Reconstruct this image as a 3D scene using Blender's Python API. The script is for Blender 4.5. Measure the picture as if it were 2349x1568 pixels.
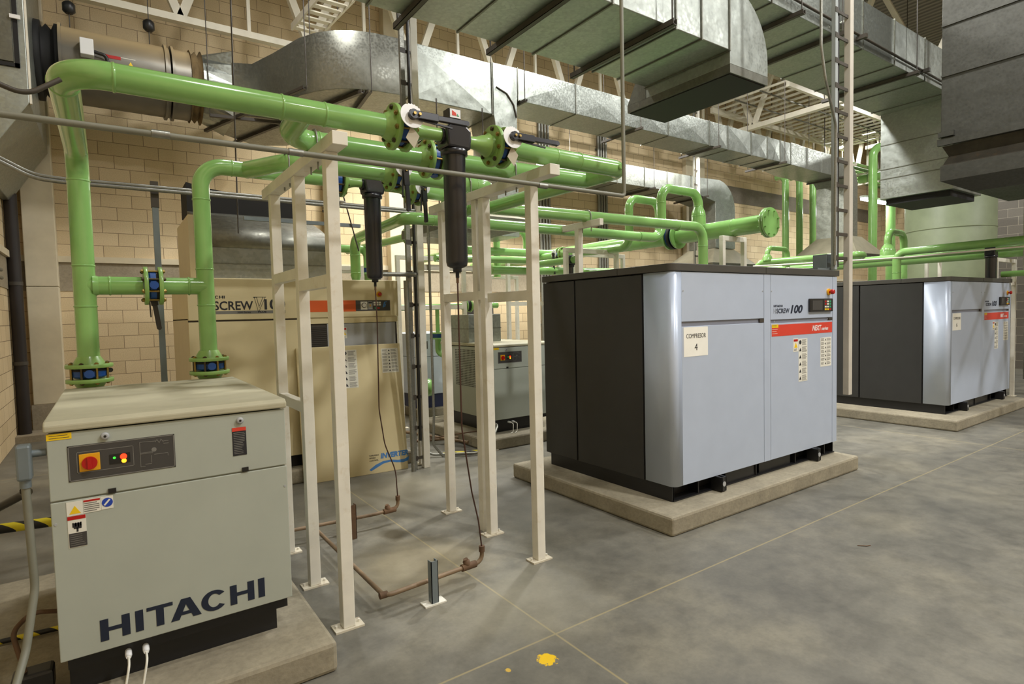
import bpy, math, random
from math import sin, cos, pi, radians
from mathutils import Vector, Matrix
random.seed(7)
scn = bpy.context.scene
for o in list(bpy.data.objects):
    bpy.data.objects.remove(o)
COL = scn.collection

# ---------------------------------------------------------------- camera
CAM_PITCH, CAM_ROLL, CAM_YAW, CAM_F = 0.049036, -0.024085, 0.609010, 1326.017
def cam_axes():
    cp, sp = cos(CAM_PITCH), sin(CAM_PITCH)
    cy, sy = cos(CAM_YAW), sin(CAM_YAW)
    f = Vector((cp*sy, cp*cy, -sp)); r = Vector((cy, -sy, 0)); u = r.cross(f)
    r2 = cos(CAM_ROLL)*r + sin(CAM_ROLL)*u
    u2 = -sin(CAM_ROLL)*r + cos(CAM_ROLL)*u
    return r2, u2, f
cr, cu, cf = cam_axes()
camd = bpy.data.cameras.new('camera'); cam = bpy.data.objects.new('camera', camd); COL.objects.link(cam)
M = Matrix((cr, cu, -cf)).transposed().to_4x4(); M.translation = Vector((0, 0, 1.6))
cam.matrix_world = M
camd.sensor_fit = 'HORIZONTAL'; camd.sensor_width = 36.0; camd.lens = 36.0*CAM_F/2349
camd.clip_start = 0.05; camd.clip_end = 200
camd.dof.use_dof = True; camd.dof.focus_distance = 5.6; camd.dof.aperture_fstop = 12.0
scn.camera = cam

# ---------------------------------------------------------------- world, exposure
w = bpy.data.worlds.new('world'); scn.world = w; w.use_nodes = True
w.node_tree.nodes['Background'].inputs[0].default_value = (0.9, 0.95, 1.0, 1)
w.node_tree.nodes['Background'].inputs[1].default_value = 0.3
scn.view_settings.view_transform = 'Standard'; scn.view_settings.look = 'None'
scn.view_settings.gamma = 1.0; scn.view_settings.exposure = 0.0
scn.view_settings.use_curve_mapping = False

# ceiling high bay lamps: (x, y, z, watts)
HB_COL = (1.0, 0.99, 0.962)
HIGHBAYS = [(1.0, 0.3, 7.4, 85), (4.6, -1.6, 7.4, 420), (10.0, -2.6, 7.4, 380), (15.5, -1.6, 7.4, 330),
            (7.2, 2.3, 7.4, 230), (1.6, 6.2, 7.4, 130), (6.8, 6.0, 7.4, 430), (11.3, 5.9, 7.4, 230), (16.5, 6.3, 7.4, 170), (21.5, 3.5, 7.4, 300),
            (21.5, 9.3, 7.4, 140), (3.0, -5.2, 7.2, 100)]  # last lamp added behind the camera to brighten the middle dryer
HB_WHERE = ['above the left foreground dryer', 'above the open floor behind the photographer', 'above the open floor at the right front', 'above the far right front corner',
            'between the two wide overhead ducts', 'above the left white pipe frame', 'above the thick header pipe', 'above the swan-neck pipes', 'above the pyramid hood', 'above the sage tank', 'in the far back corner', 'near the wall behind the photographer, added to brighten the middle dryer']
TUBES = [(4.6, 8.9, 5.35, 150), (8.0, 8.9, 5.35, 170), (11.3, 8.9, 5.35, 80), (5.95, 9.0, 3.70, 40)]  # first three added unseen behind the long duct to brighten the wall
def area(name, loc, size, power, col, rot=(0, 0, 0), spread=pi, shape='DISK', sy=None):
    l = bpy.data.lights.new(name, 'AREA'); l.shape = shape; l.size = size
    if sy: l.size_y = sy
    l.energy = power; l.color = col; l.spread = spread
    o = bpy.data.objects.new(name, l); o.location = loc; o.rotation_euler = rot; COL.objects.link(o)
    return o

# ---------------------------------------------------------------- materials
def nodes(name):
    m = bpy.data.materials.new(name); m.use_nodes = True
    nt = m.node_tree; b = nt.nodes['Principled BSDF']
    return m, nt, b
def N(nt, t, **k):
    n = nt.nodes.new(t)
    for a, v in k.items(): setattr(n, a, v)
    return n
def L(nt, a, b): nt.links.new(a, b)
def S(c):  # srgb 0-255 -> linear
    out = []
    for v in c:
        v = v/255.0
        out.append(v/12.92 if v <= 0.04045 else ((v+0.055)/1.055)**2.4)
    return (out[0], out[1], out[2], 1)
def mixc(nt, fac, a, b, blend='MIX'):
    n = N(nt, 'ShaderNodeMix', data_type='RGBA', blend_type=blend)
    for sock, v in ((n.inputs[0], fac), (n.inputs[6], a), (n.inputs[7], b)):
        if hasattr(v, 'is_linked'): L(nt, v, sock)
        else: sock.default_value = v
    return n.outputs[2]
def coords(nt, scale=(1, 1, 1), kind='Object'):
    tc = N(nt, 'ShaderNodeTexCoord'); mp = N(nt, 'ShaderNodeMapping'); mp.inputs['Scale'].default_value = scale
    L(nt, tc.outputs[kind], mp.inputs[0]); return mp.outputs[0]
def noise(nt, vec, scale, detail=4, rough=0.55):
    n = N(nt, 'ShaderNodeTexNoise'); n.inputs['Scale'].default_value = scale
    n.inputs['Detail'].default_value = detail; n.inputs['Roughness'].default_value = rough
    L(nt, vec, n.inputs['Vector']); return n.outputs['Fac']
def ramp(nt, fac, stops):
    r = N(nt, 'ShaderNodeValToRGB'); cr_ = r.color_ramp
    cr_.elements[0].position = stops[0][0]; cr_.elements[0].color = stops[0][1]
    cr_.elements[1].position = stops[1][0]; cr_.elements[1].color = stops[1][1]
    for p, c in stops[2:]:
        e = cr_.elements.new(p); e.color = c
    L(nt, fac, r.inputs[0]); return r.outputs[0]
def bump(nt, b, h, strength=0.2, dist=0.01):
    n = N(nt, 'ShaderNodeBump'); n.inputs['Strength'].default_value = strength; n.inputs['Distance'].default_value = dist
    L(nt, h, n.inputs['Height']); L(nt, n.outputs[0], b.inputs['Normal'])
def paint(name, c, rough=0.45, var=0.06, dirt=None, metal=0.0, bumpy=0.0, nscale=5, coat=0.0, spec=0.5):
    m, nt, b = nodes(name); v = coords(nt)
    n1 = noise(nt, v, nscale, 5); c = S(c)
    lo = tuple(x*(1-var*2.2) for x in c[:3])+(1,); hi = tuple(min(1, x*(1+var)) for x in c[:3])+(1,)
    colr = ramp(nt, n1, [(0.3, lo), (0.7, hi)])
    if dirt:
        n2 = noise(nt, v, 14, 8, 0.7)
        f = ramp(nt, n2, [(0.56, (0, 0, 0, 1)), (0.74, (1, 1, 1, 1))])
        mf = N(nt, 'ShaderNodeMath', operation='MULTIPLY'); L(nt, f, mf.inputs[0]); mf.inputs[1].default_value = dirt[1]
        colr = mixc(nt, mf.outputs[0], colr, S(dirt[0]))
    L(nt, colr, b.inputs['Base Color'])
    b.inputs['Roughness'].default_value = rough; b.inputs['Metallic'].default_value = metal
    b.inputs['Coat Weight'].default_value = coat; b.inputs['Coat Roughness'].default_value = 0.08
    b.inputs['Specular IOR Level'].default_value = spec
    if bumpy: bump(nt, b, noise(nt, v, 60, 3), bumpy, 0.004)
    return m
def galv(name, c=(168, 173, 166), rough=0.36, metal=0.85, spang=34, dull=0.0):
    m, nt, b = nodes(name); v = coords(nt)
    vo = N(nt, 'ShaderNodeTexVoronoi'); vo.inputs['Scale'].default_value = spang; L(nt, v, vo.inputs['Vector'])
    n1 = noise(nt, v, 1.3, 4)
    c = S(c)
    a = mixc(nt, vo.outputs['Color'], tuple(x*0.72 for x in c[:3])+(1,), tuple(min(1, x*1.12) for x in c[:3])+(1,))
    a2 = mixc(nt, n1, a, tuple(x*0.8 for x in c[:3])+(1,))
    L(nt, a2, b.inputs['Base Color'])
    r = N(nt, 'ShaderNodeMapRange'); r.inputs[3].default_value = rough-0.08; r.inputs[4].default_value = rough+0.16
    L(nt, vo.outputs['Distance'], r.inputs[0]); L(nt, r.outputs[0], b.inputs['Roughness'])
    b.inputs['Metallic'].default_value = metal
    bump(nt, b, noise(nt, v, 2.2, 2), 0.35, 0.06)
    return m
def plain(name, c, rough=0.5, metal=0.0, emit=None, es=1.0):
    m, nt, b = nodes(name)
    v = coords(nt); n1 = noise(nt, v, 8, 3); cc = S(c)
    L(nt, ramp(nt, n1, [(0.2, tuple(x*0.93 for x in cc[:3])+(1,)), (0.8, cc)]), b.inputs['Base Color'])
    b.inputs['Roughness'].default_value = rough; b.inputs['Metallic'].default_value = metal
    if emit:
        b.inputs['Emission Color'].default_value = S(emit); b.inputs['Emission Strength'].default_value = es
    return m
def blocks(name, axis, c1, c2, mortar, bw=0.4, rh=0.2):
    m, nt, b = nodes(name)
    tc = N(nt, 'ShaderNodeTexCoord'); sp = N(nt, 'ShaderNodeSeparateXYZ'); L(nt, tc.outputs['Object'], sp.inputs[0])
    cb = N(nt, 'ShaderNodeCombineXYZ'); L(nt, sp.outputs[axis], cb.inputs[0]); L(nt, sp.outputs['Z'], cb.inputs[1])
    br = N(nt, 'ShaderNodeTexBrick'); L(nt, cb.outputs[0], br.inputs['Vector'])
    br.inputs['Scale'].default_value = 1; br.inputs['Brick Width'].default_value = bw; br.inputs['Row Height'].default_value = rh
    br.inputs['Mortar Size'].default_value = 0.0045; br.inputs['Mortar Smooth'].default_value = 0.3
    br.inputs['Color1'].default_value = S(c1); br.inputs['Color2'].default_value = S(c2); br.inputs['Mortar'].default_value = S(mortar)
    v = tc.outputs['Object']
    n1 = noise(nt, v, 1.1, 5); n2 = noise(nt, v, 70, 4)
    a = mixc(nt, n1, br.outputs['Color'], S((214, 200, 182)), 'MULTIPLY')
    a = mixc(nt, 0.6, br.outputs['Color'], a)
    sp2 = ramp(nt, n2, [(0.3, (0.82, 0.82, 0.82, 1)), (0.6, (1, 1, 1, 1))])
    a = mixc(nt, 0.8, a, sp2, 'MULTIPLY')
    L(nt, a, b.inputs['Base Color']); b.inputs['Roughness'].default_value = 0.85
    inv = N(nt, 'ShaderNodeMath', operation='SUBTRACT'); inv.inputs[0].default_value = 1; L(nt, br.outputs['Fac'], inv.inputs[1])
    ad = N(nt, 'ShaderNodeMath', operation='ADD'); L(nt, inv.outputs[0], ad.inputs[0])
    ml = N(nt, 'ShaderNodeMath', operation='MULTIPLY'); L(nt, n2, ml.inputs[0]); ml.inputs[1].default_value = 0.25; L(nt, ml.outputs[0], ad.inputs[1])
    bump(nt, b, ad.outputs[0], 0.6, 0.008)
    return m
def floor_mat():
    m, nt, b = nodes('polished_concrete')
    tc = N(nt, 'ShaderNodeTexCoord'); v = tc.outputs['Object']
    sp = N(nt, 'ShaderNodeSeparateXYZ'); L(nt, v, sp.inputs[0])
    n1 = noise(nt, v, 0.9, 6, 0.6); n2 = noise(nt, v, 5, 8, 0.7); n3 = noise(nt, v, 45, 4, 0.6)
    a = ramp(nt, n1, [(0.32, S((102, 101, 95))), (0.5, S((118, 116, 108))), (0.68, S((136, 132, 119)))])
    a2 = ramp(nt, n2, [(0.35, S((205, 204, 200))), (0.6, S((255, 253, 246)))])
    a = mixc(nt, 0.8, a, a2, 'MULTIPLY')
    a3 = ramp(nt, n3, [(0.3, (0.86, 0.86, 0.86, 1)), (0.6, (1, 1, 1, 1))])
    a = mixc(nt, 0.7, a, a3, 'MULTIPLY')
    def near(out, val, hw, soft):
        s = N(nt, 'ShaderNodeMath', operation='SUBTRACT'); L(nt, out, s.inputs[0]); s.inputs[1].default_value = val
        ab = N(nt, 'ShaderNodeMath', operation='ABSOLUTE'); L(nt, s.outputs[0], ab.inputs[0])
        r = N(nt, 'ShaderNodeMapRange'); r.inputs[1].default_value = hw; r.inputs[2].default_value = hw+soft
        r.inputs[3].default_value = 1; r.inputs[4].default_value = 0; L(nt, ab.outputs[0], r.inputs[0]); return r.outputs[0]
    jm = None
    for ax, vals in (('X', (1.756, 8.0, 12.6)), ('Y', (2.2, 7.9, -3.0))):
        for vv in vals:
            j = near(sp.outputs[ax], vv, 0.002, 0.006)
            if jm is None: jm = j
            else:
                mx = N(nt, 'ShaderNodeMath', operation='MAXIMUM'); L(nt, jm, mx.inputs[0]); L(nt, j, mx.inputs[1]); jm = mx.outputs[0]
    jf = N(nt, 'ShaderNodeMath', operation='MULTIPLY'); L(nt, jm, jf.inputs[0]); jf.inputs[1].default_value = 0.5
    a = mixc(nt, jf.outputs[0], a, S((176, 160, 112)))
    def spot(x, y, r, soft, colr, amt, nsc):
        vm = N(nt, 'ShaderNodeVectorMath', operation='DISTANCE'); vm.inputs[1].default_value = (x, y, 0); L(nt, v, vm.inputs[0])
        nn = noise(nt, v, nsc, 5); ms = N(nt, 'ShaderNodeMath', operation='MULTIPLY'); L(nt, nn, ms.inputs[0]); ms.inputs[1].default_value = r*1.6
        ad = N(nt, 'ShaderNodeMath', operation='ADD'); L(nt, vm.outputs['Value'], ad.inputs[0]); L(nt, ms.outputs[0], ad.inputs[1])
        r_ = N(nt, 'ShaderNodeMapRange'); r_.inputs[1].default_value = r*1.6; r_.inputs[2].default_value = r*1.6+soft
        r_.inputs[3].default_value = amt; r_.inputs[4].default_value = 0; L(nt, ad.outputs[0], r_.inputs[0])
        return mixc(nt, r_.outputs[0], a, S(colr))
    a = spot(1.59, 2.06, 0.050, 0.008, (232, 190, 20), 0.95, 40)
    a = spot(1.40, 2.10, 0.014, 0.004, (214, 176, 60), 0.8, 60)
    a = spot(1.646, 3.938, 0.085, 0.06, (74, 66, 46), 0.85, 8)
    a = spot(1.55, 3.35, 0.30, 0.30, (156, 142, 108), 0.35, 6)
    a = spot(1.85, 2.55, 0.30, 0.30, (146, 140, 118), 0.3, 6)
    a = spot(2.2, 4.9, 0.30, 0.40, (162, 154, 130), 0.35, 5)
    L(nt, a, b.inputs['Base Color'])
    rr = N(nt, 'ShaderNodeMapRange'); rr.inputs[3].default_value = 0.30; rr.inputs[4].default_value = 0.62; L(nt, n2, rr.inputs[0])
    L(nt, rr.outputs[0], b.inputs['Roughness'])
    bump(nt, b, n2, 0.12, 0.01)
    return m
def concrete(name, c, var=0.25):
    m, nt, b = nodes(name); v = coords(nt); n1 = noise(nt, v, 4, 8, 0.7); n2 = noise(nt, v, 40, 5)
    cc = S(c)
    a = ramp(nt, n1, [(0.3, tuple(x*(1-var) for x in cc[:3])+(1,)), (0.7, tuple(min(1, x*(1+var)) for x in cc[:3])+(1,))])
    a = mixc(nt, 0.7, a, ramp(nt, n2, [(0.3, (0.75, 0.75, 0.75, 1)), (0.6, (1, 1, 1, 1))]), 'MULTIPLY')
    L(nt, a, b.inputs['Base Color']); b.inputs['Roughness'].default_value = 0.8
    bump(nt, b, n2, 0.4, 0.006); return m
def deck_mat():
    m, nt, b = nodes('ribbed_roof_deck'); v = coords(nt)
    wv = N(nt, 'ShaderNodeTexWave'); wv.inputs['Scale'].default_value = 1.6; L(nt, v, wv.inputs['Vector'])
    L(nt, ramp(nt, wv.outputs[0], [(0.2, S((92, 88, 80))), (0.8, S((128, 122, 112)))]), b.inputs['Base Color'])
    b.inputs['Roughness'].default_value = 0.7; bump(nt, b, wv.outputs[0], 0.8, 0.05); return m
def stripes(name, c1, c2, scale):
    m, nt, b = nodes(name); v = coords(nt)
    wv = N(nt, 'ShaderNodeTexWave', bands_direction='DIAGONAL'); wv.inputs['Scale'].default_value = scale; L(nt, v, wv.inputs['Vector'])
    L(nt, ramp(nt, wv.outputs[0], [(0.49, S(c1)), (0.51, S(c2))]), b.inputs['Base Color']); b.inputs['Roughness'].default_value = 0.5; return m

MT = {}
MT['floor'] = floor_mat()
MT['wall_x'] = blocks('tan_block_back', 'X', (232, 213, 176), (218, 198, 160), (150, 130, 104))
MT['wall_y'] = blocks('tan_block_side', 'Y', (232, 213, 176), (218, 198, 160), (150, 130, 104))
MT['gray_block'] = blocks('grey_block', 'Y', (138, 134, 126), (124, 120, 114), (196, 190, 176))
MT['band'] = concrete('smooth_concrete_band', (158, 146, 124), 0.12)
MT['plinth'] = concrete('rough_concrete', (146, 138, 118), 0.22)
MT['deck'] = deck_mat()
MT['green'] = paint('gloss_green_paint', (132, 180, 102), 0.20, 0.05, coat=0.5)
MT['green_dull'] = paint('worn_green_paint', (134, 174, 94), 0.34, 0.05, ((96, 100, 44), 0.15), coat=0.2)
MT['cream'] = paint('cream_steel_paint', (224, 220, 207), 0.42, 0.05, ((190, 172, 138), 0.45))
MT['rust'] = paint('rust', (104, 78, 54), 0.8, 0.25, bumpy=0.5)
MT['oldpipe'] = paint('tarnished_brown_pipe', (126, 104, 78), 0.6, 0.2, ((160, 148, 126), 0.5))
MT['galv'] = galv('galvanised_sheet')
MT['galv_dark'] = galv('grey_galvanised_sheet', (122, 122, 112), 0.42, 0.8)
MT['galv_s'] = galv('galvanised_tube', (150, 150, 142), 0.4, 0.8, 90)
MT['fan'] = paint('grey_fan_casing', (116, 112, 102), 0.4, 0.06, ((182, 160, 118), 0.35), metal=0.4)
def dusty(name, c, dust):
    m = paint(name, c, 0.4, 0.06, metal=0.4); nt = m.node_tree; b = nt.nodes['Principled BSDF']
    g = N(nt, 'ShaderNodeNewGeometry'); sp = N(nt, 'ShaderNodeSeparateXYZ'); L(nt, g.outputs['Normal'], sp.inputs[0])
    r = N(nt, 'ShaderNodeMapRange'); r.inputs[1].default_value = 0.15; r.inputs[2].default_value = 0.75; L(nt, sp.outputs['Z'], r.inputs[0])
    old = b.inputs['Base Color'].links[0].from_socket
    L(nt, mixc(nt, r.outputs[0], old, S(dust)), b.inputs['Base Color'])
    q = N(nt, 'ShaderNodeMath', operation='MULTIPLY_ADD'); L(nt, r.outputs[0], q.inputs[0]); q.inputs[1].default_value = -0.4; q.inputs[2].default_value = 0.4
    L(nt, q.outputs[0], b.inputs['Metallic']); return m
MT['fan'] = dusty('dusty_fan_casing', (116, 112, 102), (186, 164, 124))
MT['rail'] = paint('pale_blue_grey_rail', (158, 164, 164), 0.45, 0.05)
MT['rail2'] = paint('pale_grey_cream_rail', (196, 190, 178), 0.45, 0.05)
MT['galv_mid'] = galv('mid_grey_galvanised_sheet', (146, 147, 138), 0.38, 0.85)  # greyer galvanised sheet for the curved section and lower box
MT['band_d'] = concrete('dark_concrete_band', (116, 108, 94), 0.12)
MT['plate'] = paint('chipped_white_plate', (206, 198, 178), 0.7, 0.08, ((120, 82, 50), 0.9))
MT['duct_shaded'] = galv('shaded_duct_sheet', (76, 76, 70), 0.5, 0.4)  # shade put into the colour: duct sheet darkened where little light reaches
MT['canvas_dark'] = paint('dark_canvas', (60, 56, 46), 0.9, 0.15, ((92, 66, 40), 0.4), bumpy=0.6)
MT['dusty'] = paint('dusty_canvas', (118, 98, 64), 0.9, 0.2, bumpy=0.6)
MT['dark_strut'] = paint('dark_strut_steel', (66, 60, 52), 0.5, 0.1)
MT['strut'] = paint('grey_blue_strut', (120, 130, 134), 0.45, 0.08, metal=0.3)
MT['black'] = paint('black_plastic', (30, 29, 28), 0.4, 0.05)
MT['blackpaint'] = paint('black_gloss_casting', (30, 30, 36), 0.3, 0.06, coat=0.2)
MT['rubber_and_shade'] = paint('black_rubber_and_shade', (16, 15, 15), 0.7, 0.05)  # black for rubber parts, also for the shaded insides of duct openings
MT['blue'] = paint('blue_valve_enamel', (22, 74, 150), 0.35, 0.08)
MT['bolt'] = paint('brassy_bolt', (150, 126, 70), 0.35, 0.1, metal=0.8)
MT['bolt_d'] = paint('dark_bolt', (84, 74, 56), 0.45, 0.1, metal=0.7)
MT['white'] = plain('white_plastic', (236, 237, 238), 0.4)
MT['tag'] = plain('kraft_tag', (184, 176, 156), 0.8)
MT['paper'] = plain('paper', (240, 238, 228), 0.8)
MT['label'] = plain('white_label', (226, 224, 212), 0.6)
MT['ink'] = plain('grey_print', (120, 118, 112), 0.7)
MT['inkd'] = plain('dark_print', (34, 34, 38), 0.6)
MT['navy'] = plain('navy_print', (22, 32, 52), 0.5)
MT['outline'] = plain('outline_print', (150, 156, 168), 0.5)
MT['dryer'] = paint('pale_grey_green_enamel', (168, 173, 162), 0.5, 0.02)
MT['dryer_lid'] = paint('dusty_enamel_lid', (176, 171, 146), 0.6, 0.06)
MT['beige'] = paint('beige_enamel', (214, 200, 158), 0.45, 0.02)
MT['beige_top'] = paint('darker_beige_enamel', (204, 192, 158), 0.45, 0.02)  # slightly darker beige for the casing and side plate
MT['silver'] = paint('silver_blue_enamel', (184, 195, 214), 0.34, 0.015, metal=0.15)
MT['silver_d'] = paint('silver_blue_groove', (138, 142, 156), 0.4, 0.02, metal=0.3)
MT['char'] = paint('charcoal_enamel', (46, 46, 45), 0.5, 0.05, bumpy=0.1)
MT['char_top'] = paint('charcoal_trim', (70, 68, 64), 0.4, 0.04)
MT['base'] = paint('black_base_steel', (28, 28, 30), 0.35, 0.08)
MT['orange'] = plain('orange_band', (222, 92, 24), 0.45)
MT['red'] = plain('red_band', (214, 66, 48), 0.4)
MT['redb'] = plain('red_plastic', (178, 24, 20), 0.3)
MT['yellow'] = plain('yellow_plastic', (240, 200, 20), 0.4)
MT['amber'] = plain('amber_plastic', (226, 164, 16), 0.4)
MT['blueb'] = plain('blue_sign', (34, 68, 170), 0.4)
MT['bluew'] = plain('blue_graphic', (70, 130, 196), 0.4)
MT['grey'] = paint('mid_grey_panel', (166, 168, 170), 0.45, 0.02)
MT['greyd'] = plain('dark_grey_panel', (66, 64, 62), 0.45)
MT['led_r'] = plain('red_led', (230, 40, 20), 0.4, emit=(255, 50, 20), es=3.0)
MT['led_o'] = plain('orange_led', (240, 150, 30), 0.4, emit=(255, 150, 30), es=3.0)
MT['led_g'] = plain('green_led', (60, 190, 60), 0.4, emit=(60, 220, 60), es=1.2)
MT['teal'] = plain('green_button', (40, 160, 110), 0.4)
MT['tube'] = plain('lit_tube', (255, 255, 255), 0.4, emit=(235, 240, 255), es=9.0)
MT['lens'] = plain('lit_lens', (255, 250, 235), 0.4, emit=(255, 244, 215), es=16.0)
MT['column'] = paint('cream_column', (212, 200, 172), 0.6, 0.04)
MT['tank'] = paint('sage_tank_paint', (134, 144, 114), 0.5, 0.04)
MT['darkpipe'] = paint('dark_brown_downpipe', (34, 26, 22), 0.6, 0.1)
MT['hazard'] = stripes('yellow_black_tape', (216, 200, 30), (22, 22, 20), 5.0)
MT['white_pt'] = paint('white_truss_paint', (232, 226, 208), 0.5, 0.04)
MT['bluemach'] = paint('pale_blue_enamel', (196, 206, 220), 0.45, 0.03)
MT['navybase'] = paint('navy_base', (30, 40, 78), 0.45, 0.05)
MT['copper'] = paint('brown_drain_hose', (70, 44, 34), 0.5, 0.1)
MT['flexhose'] = paint('grey_flexible_conduit', (120, 120, 106), 0.55, 0.05)
MT['hood'] = paint('dusty_galvanised_hood', (172, 166, 144), 0.45, 0.06, metal=0.3)
MT['greengrey'] = paint('faded_green_rack', (104, 132, 84), 0.6, 0.1)

# ---------------------------------------------------------------- mesh helpers
class MB:
    def __init__(s): s.v = []; s.f = []; s.sm = []
    def add(s, vs, fs, smooth=False):
        o = len(s.v); s.v += [Vector(p) for p in vs]
        for f in fs: s.f.append(tuple(i+o for i in f)); s.sm.append(smooth)
        return s
    def box(s, x0, x1, y0, y1, z0, z1):
        x0, x1 = min(x0, x1), max(x0, x1); y0, y1 = min(y0, y1), max(y0, y1); z0, z1 = min(z0, z1), max(z0, z1)
        return s.add([(x0,y0,z0),(x1,y0,z0),(x1,y1,z0),(x0,y1,z0),(x0,y0,z1),(x1,y0,z1),(x1,y1,z1),(x0,y1,z1)],
              [(0,3,2,1),(4,5,6,7),(0,1,5,4),(1,2,6,5),(2,3,7,6),(3,0,4,7)])
    def bar(s, a, b, w, h, up=(0, 0, 1)):   # rectangular bar from a to b
        a, b = Vector(a), Vector(b); d = (b-a).normalized(); up = Vector(up)
        if abs(d.dot(up)) > 0.98: up = Vector((0, 1, 0))
        r = d.cross(up).normalized(); u = r.cross(d)
        vs = [p+r*i*w/2+u*j*h/2 for p in (a, b) for i, j in ((-1,-1),(1,-1),(1,1),(-1,1))]
        return s.add(vs, [(0,1,2,3),(7,6,5,4),(0,4,5,1),(1,5,6,2),(2,6,7,3),(3,7,4,0)])
    def channel(s, a, b, w, h, t=0.004, up=(0, 0, 1)):  # U strut, open along +up
        a, b = Vector(a), Vector(b); d = (b-a).normalized(); up = Vector(up); r = d.cross(up).normalized(); u = r.cross(d)
        s.bar(a-u*h/2+u*t/2, b-u*h/2+u*t/2, w, t, up)
        for k in (-1, 1): s.bar(a+r*k*(w-t)/2, b+r*k*(w-t)/2, t, h, up)
        return s
    def prism(s, poly, plane, a, b, smooth=False):
        # poly in 2D, plane 'XY','XZ','YZ', extruded from a to b along the third axis
        def P(p, t):
            return {'XY': (p[0], p[1], t), 'XZ': (p[0], t, p[1]), 'YZ': (t, p[0], p[1])}[plane]
        n = len(poly); vs = [P(p, a) for p in poly]+[P(p, b) for p in poly]
        area_ = sum(poly[i][0]*poly[(i+1) % n][1]-poly[(i+1) % n][0]*poly[i][1] for i in range(n))
        o = len(s.v); s.v += [Vector(p) for p in vs]
        caps = [tuple(range(n))[::-1], tuple(range(n, 2*n))]; sides = [(i, (i+1) % n, (i+1) % n+n, i+n) for i in range(n)]
        flip = (area_ < 0) ^ (b < a) ^ (plane == 'XZ')
        for f in caps+sides:
            g = f[::-1] if flip else f
            s.f.append(tuple(i+o for i in g)); s.sm.append(smooth and len(f) == 4 and f in sides)
        return s
    def quadface(s, a, b, c, d): return s.add([a, b, c, d], [(0, 1, 2, 3)])
    def cyl(s, a, b, r0, r1=None, seg=20, caps=True, smooth=True):
        a, b = Vector(a), Vector(b); r1 = r0 if r1 is None else r1
        d = (b-a).normalized(); t = Vector((0, 0, 1)) if abs(d.z) < 0.9 else Vector((1, 0, 0))
        x = d.cross(t).normalized(); y = d.cross(x)
        vs = []
        for p, r in ((a, r0), (b, r1)):
            vs += [p+(x*cos(2*pi*i/seg)+y*sin(2*pi*i/seg))*r for i in range(seg)]
        s.add(vs, [(i, (i+1) % seg, (i+1) % seg+seg, i+seg) for i in range(seg)][::1], smooth)
        if caps: s.add(vs[:seg], [tuple(range(seg))[::-1]]); s.add(vs[seg:], [tuple(range(seg))])
        return s
    def lathe(s, a, d, prof, seg=24, smooth=True):   # prof: (dist along d, radius)
        a, d = Vector(a), Vector(d).normalized(); t = Vector((0, 0, 1)) if abs(d.z) < 0.9 else Vector((1, 0, 0))
        x = d.cross(t).normalized(); y = d.cross(x); vs = []
        for h, r in prof: vs += [a+d*h+(x*cos(2*pi*i/seg)+y*sin(2*pi*i/seg))*max(r, 1e-4) for i in range(seg)]
        fs = [(k*seg+i, k*seg+(i+1) % seg, (k+1)*seg+(i+1) % seg, (k+1)*seg+i) for k in range(len(prof)-1) for i in range(seg)]
        s.add(vs, fs, smooth)
        s.add(vs[:seg], [tuple(range(seg))[::-1]]); s.add(vs[-seg:], [tuple(range(seg))])
        return s
    def tube(s, pts, r, fil=None, seg=18, es=7, radii=None):
        P = [Vector(p) for p in pts]
        if fil is None: fil = 1.5*r*2*0.75
        path = [(P[0], r if not radii else radii[0])]
        for i in range(1, len(P)-1):
            rr = r if not radii else radii[i]
            u = (P[i-1]-P[i]); w_ = (P[i+1]-P[i]); lu, lw = u.length, w_.length; u.normalize(); w_.normalize()
            ang = u.angle(w_)
            if ang > pi-0.02 or fil <= 0: path.append((P[i], rr)); continue
            tl = min(fil/math.tan(ang/2), lu*0.5 if i > 1 else lu*0.98, lw*0.5 if i < len(P)-2 else lw*0.98); R_ = tl*math.tan(ang/2)
            bis = (u+w_).normalized(); c = P[i]+bis*(R_/sin(ang/2)); s0 = P[i]+u*tl-c; s1 = P[i]+w_*tl-c
            tot = s0.angle(s1); ax = s0.cross(s1).normalized()
            for k in range(es+1):
                path.append((c+Matrix.Rotation(tot*k/es, 3, ax) @ s0, rr))
        path.append((P[-1], r if not radii else radii[-1]))
        n = len(path); vs = []; px = None
        for i, (p, rr) in enumerate(path):
            if i == 0: d = path[1][0]-p
            elif i == n-1: d = p-path[i-1][0]
            else: d = (path[i+1][0]-p).normalized()+(p-path[i-1][0]).normalized()
            d.normalize()
            if px is None:
                t = Vector((0, 0, 1)) if abs(d.z) < 0.9 else Vector((1, 0, 0)); px = d.cross(t).normalized()
            else: px = (px-d*px.dot(d)).normalized()
            y = d.cross(px)
            vs += [p+(px*cos(2*pi*j/seg)+y*sin(2*pi*j/seg))*rr for j in range(seg)]
        fs = [(k*seg+i, k*seg+(i+1) % seg, (k+1)*seg+(i+1) % seg, (k+1)*seg+i) for k in range(n-1) for i in range(seg)]
        s.add(vs, fs, True); s.add(vs[:seg], [tuple(range(seg))[::-1]]); s.add(vs[-seg:], [tuple(range(seg))])
        return s
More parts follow.
